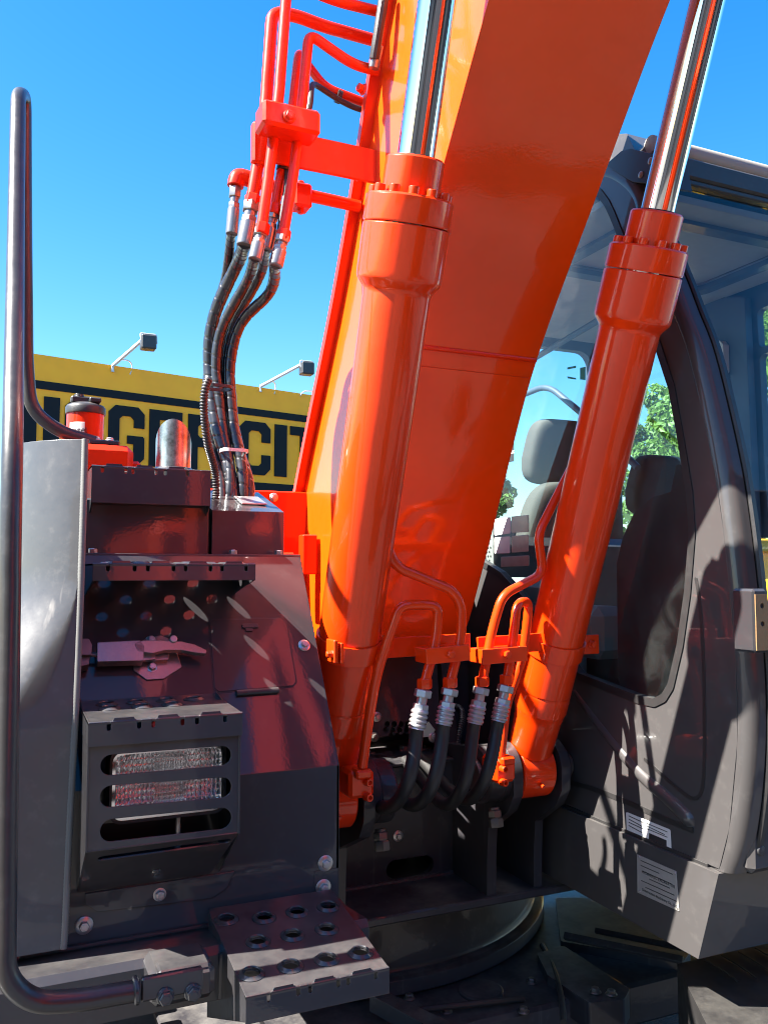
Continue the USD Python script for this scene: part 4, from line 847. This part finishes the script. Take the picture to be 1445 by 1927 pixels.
gp = sbox(min(g0[0], g1[0]) - .06, g0[1], max(g0[0], g1[0]), g1[1]); holes_ = []
for i in range(12):
    for j in range(14):
        u_ = gp.bounds[0] + .012 + i * .0165 + (j % 2) * .008; v_ = gp.bounds[1] + .01 + j * .0145
        if u_ < gp.bounds[2] - .006 and v_ < gp.bounds[3] - .006: holes_.append(Point(u_, v_).buffer(.0048, quad_segs=2))
part(cab, 'speaker_grille', PGm.ext(gp.difference(unary_union(holes_)), .001, .005), 'trim_plastic')
part(cab, 'rear_box', bx((1.80, 2.78, 1.62), (2.2, 2.98, 1.80), .02), 'trim_plastic')
lev = onX(1152, 1200, 1.62)
part(cab, 'control_lever', cat(tube(spline([[1.62, 1.90, 1.06], [1.62, 1.88, 1.25], [1.63, 1.86, 1.42]], 6), .012, 10), lathe([(0, 0), (.022, .005), (.026, .05), (.022, .10), (0, .115)], (1.63, 1.86, 1.40), (0, 0, 1), 18)), 'black_plastic')
# window stickers
PK = Plane((XW + .0085, 0, 0), (0, -1, 0), (0, 0, 1))
def rr_px(pts, rad=.004): return PK.poly(pts).buffer(-rad).buffer(rad)
st = [([(931, 977), (961, 973), (961, 1004), (931, 1008)], 'white_label'), ([(963, 972), (995, 969), (995, 1001), (963, 1003)], 'plate_label'), ([(931, 1012), (960, 1009), (960, 1041), (931, 1042)], 'white_label'), ([(963, 1009), (995, 1006), (995, 1038), (963, 1040)], 'plate_label'), ([(943, 1048), (996, 1045), (996, 1065), (943, 1067)], 'plate_label'), ([(905, 925), (921, 915), (921, 974), (905, 978)], 'white_label')]
for pp, mt in st: part(cab, 'window_sticker', PK.ext(rr_px(pp), .0006, .0014), mt)
vx = part(cab, 'window_sticker', PK.ext(PK.poly([(950, 824), (967, 820), (967, 868), (951, 871)]), .0006, .0014), 'black_print')
def put_text(P, txt, h, cpx, e, mat, parent, name='lettering', rot=0.0):
    t = meshkit.text_mesh(txt, h, .0005); v = t.vertices; w = v[:, 0].max() - v[:, 0].min(); c = P.uv(*cpx, e)
    u0 = v[:, 0] - v[:, 0].min() - w / 2; v0_ = v[:, 1] - h / 2; cr, sr = math.cos(rot), math.sin(rot)
    t.vertices = P.o + np.outer(c[0] + u0 * cr - v0_ * sr, P.u) + np.outer(c[1] + u0 * sr + v0_ * cr, P.v) + np.outer(v[:, 2] + e, P.n)
    part(parent, name, t, mat, smooth=False)
put_text(PK, 'vertex', .013, (959, 851), .0016, 'white_label', vx)
xc_ = PK.uv(958, 837); part(vx, 'cross_mark', PK.ext(unary_union([LineString([(xc_[0] - .011, xc_[1] - .013), (xc_[0] + .011, xc_[1] + .013)]).buffer(.0035), LineString([(xc_[0] - .011, xc_[1] + .013), (xc_[0] + .011, xc_[1] - .013)]).buffer(.0035)]), .0016, .002), 'blue_print')
for pp in ([(1068, 691), (1084, 688), (1084, 692), (1068, 695)], [(1068, 708), (1084, 711), (1084, 714), (1069, 712)], [(1092, 692), (1102, 690), (1102, 715), (1092, 714)]):
    part(cab, 'exit_sticker', PK.ext(PK.poly(pp), .0006, .0014), 'green_print')
# side wall trim: long groove round the recessed panel, diagonal rib, horizontal groove
def gpath(P, pts, w, e0, e1, name, mat, parent=cab, k=10):
    g = LineString(spline(np.array([P.uv(*p) for p in pts]), k)).buffer(w, quad_segs=6); part(parent, name, P.ext(g, e0, e1), mat)
gpath(PW, [(1310, 1090), (1318, 1150), (1324, 1250), (1326, 1360), (1325, 1450), (1318, 1495), (1306, 1503), (1292, 1497), (1250, 1462), (1214, 1430)], .0045, .0003, .0012, 'panel_groove', 'black_rubber')
rib = [PW.hit(*p, -.010) for p in ((1076, 1288), (1110, 1335), (1160, 1400), (1215, 1462), (1262, 1502), (1300, 1540), (1311, 1556))]
part(cab, 'side_rib', tube(spline(np.array(rib), 8), np.r_[np.linspace(.013, .022, 43), .0225, .0225, .021, .018, .014, .010], 14), 'cab_paint', smooth=60)
gpath(PW, [(1040, 1468), (1130, 1490), (1220, 1528), (1302, 1562)], .0065, .0003, .0014, 'panel_groove', 'black_rubber')
# base below the seam
base_px = [(1040, 1528), (1352, 1641), (1314, 1806), (1054, 1673)]
bt = onX(1352, 1641, XW - .012); bb = onX(1314, 1806, XW - .012)
cbase = part(E, 'cab_base', cat(yz([(bt[1], ZFL - .006), (bb[1], bb[2]), (3.1, bb[2]), (3.1, ZFL - .006)], XW - .012, XE + .1)), 'cab_paint', smooth=25)
part(cbase, 'seam_gap', bx((XW - .004, 1.45, ZFL - .008), (XE, 3.05, ZFL + .002), .001), 'black_rubber')
PBs = Plane((XW - .012, 0, 0), (0, -1, 0), (0, 0, 1))
d2 = part(cbase, 'maker_plate', PBs.ext(PBs.poly([(1199, 1608), (1273, 1640), (1279, 1716), (1200, 1680)]), .0005, .0014), 'plate_label')
gp = []
for k, (l, r_) in enumerate(((.10, .9), (.10, .55), (.15, .85), (.3, .8), (.1, .9), (.2, .95))):
    t = .12 + .13 * k; a_ = np.array([1199, 1608]) * (1 - t) + np.array([1200, 1680]) * t; b_ = np.array([1273, 1640]) * (1 - t) + np.array([1279, 1716]) * t
    gp.append(LineString([PBs.uv(*(a_ + (b_ - a_) * l)), PBs.uv(*(a_ + (b_ - a_) * r_))]).buffer(.0009))
part(d2, 'ruled_lines', PBs.ext(unary_union(gp), .0014, .0018), 'black_print')
put_text(PBs, 'HYDRAULIC EXCAVATOR', .0065, (1238, 1655), .0016, 'black_print', d2, rot=-.0)
put_text(PBs, 'Construction Machinery Co., Ltd.', .0055, (1240, 1690), .0016, 'black_print', d2, rot=-.0)
for q in ((1203, 1613), (1270, 1643), (1275, 1710), (1204, 1678)): part(d2, 'rivet', lathe([(0, 0), (.003, 0), (.002, .002), (0, .002)], PBs.hit(*q, .0014), PBs.n, 10), 'bolt_zinc')
d1 = part(cab, 'data_label', PW.ext(PW.poly([(1178, 1528), (1262, 1562), (1264, 1601), (1180, 1566)]).buffer(-.005).buffer(.005), .0004, .0012), 'white_label')
gp = [LineString([PW.uv(1184, 1536 + 6 * k), PW.uv(1212 - 4 * (k % 2), 1549 + 6 * k)]).buffer(.0011) for k in range(4)] + [LineString([PW.uv(1218, 1550 + 5 * k), PW.uv(1256 - 5 * (k % 2), 1566 + 5 * k)]).buffer(.0009) for k in range(3)]
part(d1, 'label_print', PW.ext(unary_union(gp), .0012, .0016), 'black_print')
part(d1, 'data_table', PW.ext(PW.poly([(1222, 1568), (1255, 1582), (1255, 1594), (1222, 1580)]), .0012, .0016), 'black_print')
# handle block on the pillar front
hb = onY(1411, 1167, 1.29)
hk = part(cab, 'hinge_block', cbox(hb, (.0195, .028, .064), .005), 'dark_paint')
PHb = Plane((hb[0], hb[1] - .028, hb[2]), (1, 0, 0), (0, 0, 1))
part(hk, 'rusty_face', PHb.ext(sbox(-.0165, -.059, .0165, .053).difference(Point(.001, .030).buffer(.0052)).difference(Point(.001, -.006).buffer(.0052)), .0003, .003), 'rusty_steel')

# ---- seats
def seat(base, label=None, th=0.0):
    s = part(E, 'operator_seat', cat(cbox(np.array(base) + [0, -.30, .06], (.24, .26, .07), .05), cbox(np.array(base) + [0, -.28, -.10], (.16, .18, .10), .03)), 'seat_cloth', smooth=60, label=label)
    def pad(c, h, tilt, bev):
        ax = np.array([[1, 0, 0], [0, math.cos(tilt), -math.sin(tilt)], [0, math.sin(tilt), math.cos(tilt)]])
        m = trimesh.creation.icosphere(subdivisions=4); v = m.vertices; e = 4.5
        k = (np.abs(v) ** e).sum(1) ** (-1 / e); v = v * k[:, None]; v = v * np.asarray(h); v[:, 0] *= 1 - .16 * np.clip(v[:, 2] / h[2], -.2, 1)
        m.vertices = v @ ax + np.asarray(c); return m
    part(s, 'backrest', pad(np.array(base) + [0, 0, .36], (.235, .055, .30), -.14, .05), 'seat_cloth', smooth=70)
    part(s, 'headrest', pad(np.array(base) + [0, .05, .78], (.145, .050, .125), -.14, .045), 'seat_cloth', smooth=70)
    part(s, 'headrest_post', cat(*[tube([np.array(base) + [dx, .03, .62], np.array(base) + [dx, .045, .72]], .008, 8) for dx in (-.06, .06)]), 'bolt_zinc')
hd = onY(1052, 852, 2.66)
seat(hd - np.array([0, .05, .78]), 'beige seat nearest the boom')
hd2 = onY(1240, 905, 2.72)
seat(hd2 - np.array([0, .05, .80]), 'beige seat towards the far door')

# ------------------------------------------------------------------ sign board
d0 = unit([.972, .235, 0]); nS = np.array([d0[1], -d0[0], 0])
so = C + ray(330, 735) * 14.0
PSg = Plane((so[0], so[1], 0), d0, (0, 0, 1))
u_l, u_r = PSg.uv(28, 690)[0], PSg.uv(760, 800)[0]
vt = (PSg.uv(62, 667)[1] + PSg.uv(610, 745)[1]) / 2; vb = PSg.uv(540, 930)[1]
SG = thing('sign_board', 'long yellow hoarding with bold black block lettering behind the excavator', 'sign', (so[0], so[1], 0))
part(SG, 'panel', PSg.ext(sbox(u_l, vb, u_r, vt), -.12, 0), 'sign_yellow', smooth=False)
s0 = (PSg.uv(62, 712)[1] + PSg.uv(600, 787)[1]) / 2; s1 = (PSg.uv(62, 727)[1] + PSg.uv(600, 800)[1]) / 2
part(SG, 'stripe', PSg.ext(sbox(u_l, s1, u_r, s0), .004, .01), 'sign_black', smooth=False)
lv = PSg.uv(570, 914)[1]; part(SG, 'stripe', PSg.ext(sbox(u_l, lv - .16, u_r, lv), .004, .01), 'sign_black', smooth=False)
lt = (PSg.uv(96, 748)[1] + PSg.uv(570, 804)[1]) / 2; lb_ = PSg.uv(540, 898)[1]
def octo(w, h, c, sides='all'):
    return Polygon([(c, 0), (w - c, 0), (w, c), (w, h - c), (w - c, h), (c, h), (0, h - c), (0, c)])
def glyph(ch, w, h, s):
    c = s * .62
    if ch == 'I': return sbox(0, 0, s, h)
    if ch == 'E': return unary_union([sbox(0, 0, s, h), sbox(0, 0, w, s * .9), sbox(0, h - s * .9, w, h), sbox(0, h / 2 - s * .4, w * .9, h / 2 + s * .4)])
    if ch == 'T': return unary_union([sbox(0, h - s * .9, w, h), sbox(w / 2 - s / 2, 0, w / 2 + s / 2, h)])
    ring = octo(w, h, c).difference(octo(w - 2 * s, h - 2 * s * .9, c * .6) if False else affinity.translate(octo(w - 2 * s, h - 1.8 * s, c * .5), s, .9 * s))
    if ch == 'C': return ring.difference(sbox(w - s - .01, h * .38, w + .1, h * .62))
    if ch == 'G': return unary_union([ring.difference(sbox(w - s - .01, h * .48, w + .1, h * .64)), sbox(w * .52, h * .36, w - .02, h * .5)])
    if ch == 'D': return unary_union([ring, sbox(0, 0, s, h)])
    if ch == 'R': 
        top = affinity.translate(octo(w, h * .58, c).difference(affinity.translate(octo(w - 2 * s, h * .58 - 1.8 * s, c * .4), s, .9 * s)), 0, h * .42)
        return unary_union([top, sbox(0, 0, s, h), Polygon([(w * .40, h * .46), (w * .75, h * .46), (w, 0), (w - s * 1.05, 0)])])
    if ch == 'Y': return unary_union([sbox(w / 2 - s / 2, 0, w / 2 + s / 2, h * .5), Polygon([(0, h), (s, h), (w / 2 + s * .5, h * .42), (w / 2 - s * .5, h * .42)]), Polygon([(w, h), (w - s, h), (w / 2 - s * .5, h * .42), (w / 2 + s * .5, h * .42)])])
H = lt - lb_
cells = [('D', 34, 68), ('I', 81, 111), ('G', 121, 193), ('G', 203, 271), ('E', 280, 342), ('R', 353, 422), ('C', 450, 508), ('I', 516, 539), ('T', 545, 597), ('Y', 603, 662)]
for ch, xa_, xb_ in cells:
    yy = 830 + (xa_ - 300) * .1; ua, ub = PSg.uv(xa_, yy)[0], PSg.uv(xb_, yy)[0]
    s_ = .30 * (PSg.uv(271, 830)[0] - PSg.uv(203, 830)[0]) if ch != 'I' else ub - ua
    g = affinity.translate(glyph(ch, ub - ua, H, s_), ua, lb_)
    part(SG, 'letter', PSg.ext(g, .002, .02), 'sign_black', smooth=False)
for k in (-1, 1):
    part(SG, 'post', bx((so[0] + k * 2.4 * d0[0] - .08, so[1] + k * 2.4 * d0[1] + .15, 0), (so[0] + k * 2.4 * d0[0] + .08, so[1] + k * 2.4 * d0[1] + .32, vt - .3), .01), 'galvanised')
for (a, b, hd_) in (((212, 688), (274, 634), (279, 645)), ((490, 727), (572, 683), (577, 694))):
    ua = PSg.hit(*a); ub = PSg.hit(*b) ; tip = ub + np.array([nS[0], nS[1], 0]) * .55 ; 
    # the lamp arm leans out in front of the board
    D = np.linalg.norm(ub - C); tip = C + ray(*b) * ((so - C).dot(FW) + (ub - so).dot(FW) - .6)
    fl_ = part(SG, 'floodlight', tube([ua + [0, 0, -.1], ua, tip], .028, 8), 'galvanised')
    part(fl_, 'stay_rod', tube(spline([ua + d0 * .28 + [0, 0, -.1], ua + d0 * .30 + [0, 0, .08], ua + (tip - ua) * .22], 6), .010, 8), 'galvanised')
    hp_ = C + ray(*hd_) * ((tip - C).dot(FW) - .05)
    part(fl_, 'lamp_head', cat(cbox(hp_, (.115, .10, .11), .02), cbox(hp_ + [0, .02, .10], (.07, .07, .03), .01)), 'black_plastic')
    part(fl_, 'lamp_yoke', tube(fillet([hp_ + [-.10, 0, 0], hp_ + [-.12, 0, .14], hp_ + [.12, 0, .14], hp_ + [.13, 0, 0]], .03), .012, 8), 'galvanised')
a_ = PSg.hit(565, 737); part(SG, 'stay_rod', tube(spline([a_ + [0, 0, -.08], a_ + d0 * .12 + [0, 0, .03], a_ + d0 * .35 + [0, 0, .03], a_ + d0 * .5 + [0, 0, -.1]], 6), .012, 8), 'galvanised')

# ------------------------------------------------------------------ trees beyond the cab
def tree(px, py, dist, rad, label, mat, seed, n=2600, leaf=.16):
    rng = np.random.RandomState(seed); c = C + ray(px, py) * dist; base = (c[0], c[1], 0)
    T = thing('tree', label, 'tree', base, None)
    trunk = tube(spline([[c[0], c[1], 0], [c[0] + .1, c[1], c[2] * .4], [c[0], c[1] + .1, c[2]]], 6), np.linspace(.2, .07, 13), 10)
    limbs = [tube([[c[0] + .05, c[1], c[2] * f], np.array(c) + np.array([math.cos(a) * rad * .6, math.sin(a) * rad * .6, rad * .3 * (f - .4)])], np.array([.08, .03]), 8) for f, a in ((.55, .4), (.65, 2.2), (.75, 4.0), (.6, 5.3))]
    part(T, 'trunk', cat(trunk, *limbs), 'bark')
    cl = []
    while len(cl) < 46:
        p = rng.uniform(-1, 1, 3)
        if .25 < np.linalg.norm(p) < 1: cl.append(p * [rad, rad, rad * 1.6])
    cl = np.array(cl); k = rng.randint(0, len(cl), n); q = rng.normal(size=(n, 3)); q /= np.linalg.norm(q, axis=1, keepdims=True)
    pos = c + cl[k] + q * (rad * .30) * rng.uniform(.5, 1.0, (n, 1)) ** .5
    nn = q + rng.normal(size=(n, 3)) * .6 + [0, 0, .4]; nn /= np.linalg.norm(nn, axis=1, keepdims=True)
    a = np.cross(nn, rng.normal(size=(n, 3))); a /= np.linalg.norm(a, axis=1, keepdims=True); b = np.cross(nn, a); sz = leaf * rng.uniform(.6, 1.2, (n, 1))
    V = np.stack([pos - a * sz, pos - b * sz * .5 + nn * sz * .1, pos + a * sz, pos + b * sz * .5 + nn * sz * .1], 1).reshape(-1, 3)
    i = np.arange(n) * 4; part(T, 'crown', trimesh.Trimesh(V, np.vstack([np.c_[i, i + 1, i + 2], np.c_[i, i + 2, i + 3]]), process=False), mat, smooth=False)
tree(1252, 860, 17, .95, 'bright green leafy tree seen through the cab side window', 'leaf', 3, 20000, .065)
tree(1500, 700, 15, 2.4, 'tall green tree at the right edge beyond the cab door', 'leaf', 5, 24000, .08)
tree(918, 925, 26, .75, 'small distant green treetop between boom and seat', 'leaf', 7, 6000, .08)
# pale hose coils on a yellow cradle beyond the cab
cc = C + ray(1490, 1180) * 6.2
CRD = thing('coil_cradle', 'yellow steel cradle with two long rails standing beyond the cab windscreen', 'cradle', (cc[0], cc[1], 0))
for dx in (-.7, .7):
    for dy in (-.45, .45): part(CRD, 'post', bx((cc[0] + dx - .04, cc[1] + dy - .04, 0), (cc[0] + dx + .04, cc[1] + dy + .04, 1.78), .006), 'yellow_paint')
for dy in (-.45, .45):
    for zz in (.86, 1.72): part(CRD, 'rail', bx((cc[0] - .9, cc[1] + dy - .04, zz), (cc[0] + .9, cc[1] + dy + .04, zz + .09), .01), 'yellow_paint')
part(CRD, 'deck', bx((cc[0] - .85, cc[1] - .5, .95), (cc[0] + .85, cc[1] + .5, 1.0), .006), 'yellow_paint')
lbl = ['lowest pale green hose coil on the yellow cradle', 'second pale green hose coil from the bottom of the cradle', 'middle pale green hose coil on the yellow cradle', 'second pale green hose coil from the top of the cradle', 'topmost pale green hose coil on the yellow cradle']
for k in range(5):
    t = np.linspace(0, 2 * math.pi, 49); z0 = 1.05 + .10 * k; r0 = .42 - .02 * (k % 2)
    co = thing('hose_coil', lbl[k], 'hose coil', (cc[0], cc[1], z0 - .05), 'hose coils on the cradle')
    for q in range(2): part(co, 'hose_turn', tube(np.c_[cc[0] + (r0 - .09 * q) * np.cos(t) + .03 * (k % 3), cc[1] + (r0 - .09 * q) * np.sin(t), z0 + 0 * t + .01 * np.sin(3 * t + k)], .048, 12, cap=False), 'pale_green')
# hedge behind the cradle
rng = np.random.RandomState(11); hc_ = C + ray(1500, 1040) * 10.5; n = 16000
hp2 = np.c_[hc_[0] + rng.uniform(-3.5, 4.5, n), hc_[1] + rng.uniform(-.5, .6, n), 2.05 * rng.uniform(0, 1, n) ** .7 + .1 * rng.normal(size=n)]
q = rng.normal(size=(n, 3)); q /= np.linalg.norm(q, axis=1, keepdims=True); a = np.cross(q, rng.normal(size=(n, 3))); a /= np.linalg.norm(a, axis=1, keepdims=True); b = np.cross(q, a)
V = np.stack([hp2 - a * .07, hp2 - b * .035, hp2 + a * .07, hp2 + b * .035], 1).reshape(-1, 3); i = np.arange(n) * 4
HG = thing('hedge', 'dark green hedge behind the yellow cradle beyond the cab', 'hedge', (hc_[0], hc_[1], 0))
part(HG, 'foliage', trimesh.Trimesh(V, np.vstack([np.c_[i, i + 1, i + 2], np.c_[i, i + 2, i + 3]]), process=False), 'leaf_dark', smooth=False)

# ------------------------------------------------------------------ workshop across the yard, mirrored in the paint
WK = thing('workshop', 'dark clad workshop across the yard behind the viewer, mirrored in the paint', 'building', (2.0, -9.0, 0))
part(WK, 'wall', bx((-16, -17, 0), (22, -8, 6.0), .02), 'clad_dark', smooth=False)
part(WK, 'roof', hull([(-16.4, -17.4, 6.0), (22.4, -17.4, 6.0), (-16.4, -7.6, 6.0), (22.4, -7.6, 6.0), (-16.4, -12.5, 8.4), (22.4, -12.5, 8.4)]), 'clad_dark', smooth=False)
for k in range(4): part(WK, 'roller_door', bx((-12 + 8.2 * k, -8.0, 0), (-7 + 8.2 * k, -7.92, 4.4), .01), 'door_grey', smooth=False)

# ---- dipper arm and bucket in front, above and behind the viewer
arm = part(E, 'dipper_arm', yz([(-.35, 4.75), (-.75, 4.85), (-.95, 4.5), (-.70, 1.2), (-.45, 1.2), (-.38, 3.9)], .86, 1.12), 'orange_paint', smooth=25)
part(E, 'bucket', yz([(-.75, 1.25), (-.42, 1.3), (-.25, .85), (-.30, .45), (-.6, .25), (-.95, .4), (-1.1, .85)], .66, 1.32), 'frame_paint', smooth=40)
# ------------------------------------------------------------------ the machine parked opposite
PK2 = thing('parked_excavator', 'orange excavator parked across the yard with its boom raised, mirrored in the dark panels', 'excavator', (2.4, -4.2, 0))
part(PK2, 'track', bx((1.0, -6.2, 0), (1.5, -2.4, .8), .2), 'black_rubber'); part(PK2, 'track', bx((3.0, -6.2, 0), (3.5, -2.4, .8), .2), 'black_rubber')
part(PK2, 'body', bx((1.0, -6.0, .95), (3.5, -2.9, 2.0), .1), 'orange_paint'); part(PK2, 'cab', bx((2.6, -4.3, 1.9), (3.5, -2.8, 3.0), .12), 'cab_paint')
part(PK2, 'boom', yz([(-3.4, 1.7), (-3.0, 1.6), (-1.75, 4.4), (-.55, 6.2), (-.7, 6.6), (-1.2, 6.5), (-2.5, 4.9)], 1.95, 2.40), 'orange_paint', smooth=25)
part(PK2, 'dipper_arm', yz([(-.35, 6.6), (-.75, 6.6), (-1.05, 3.2), (-.85, 3.1)], 1.9, 2.2), 'orange_paint', smooth=25)
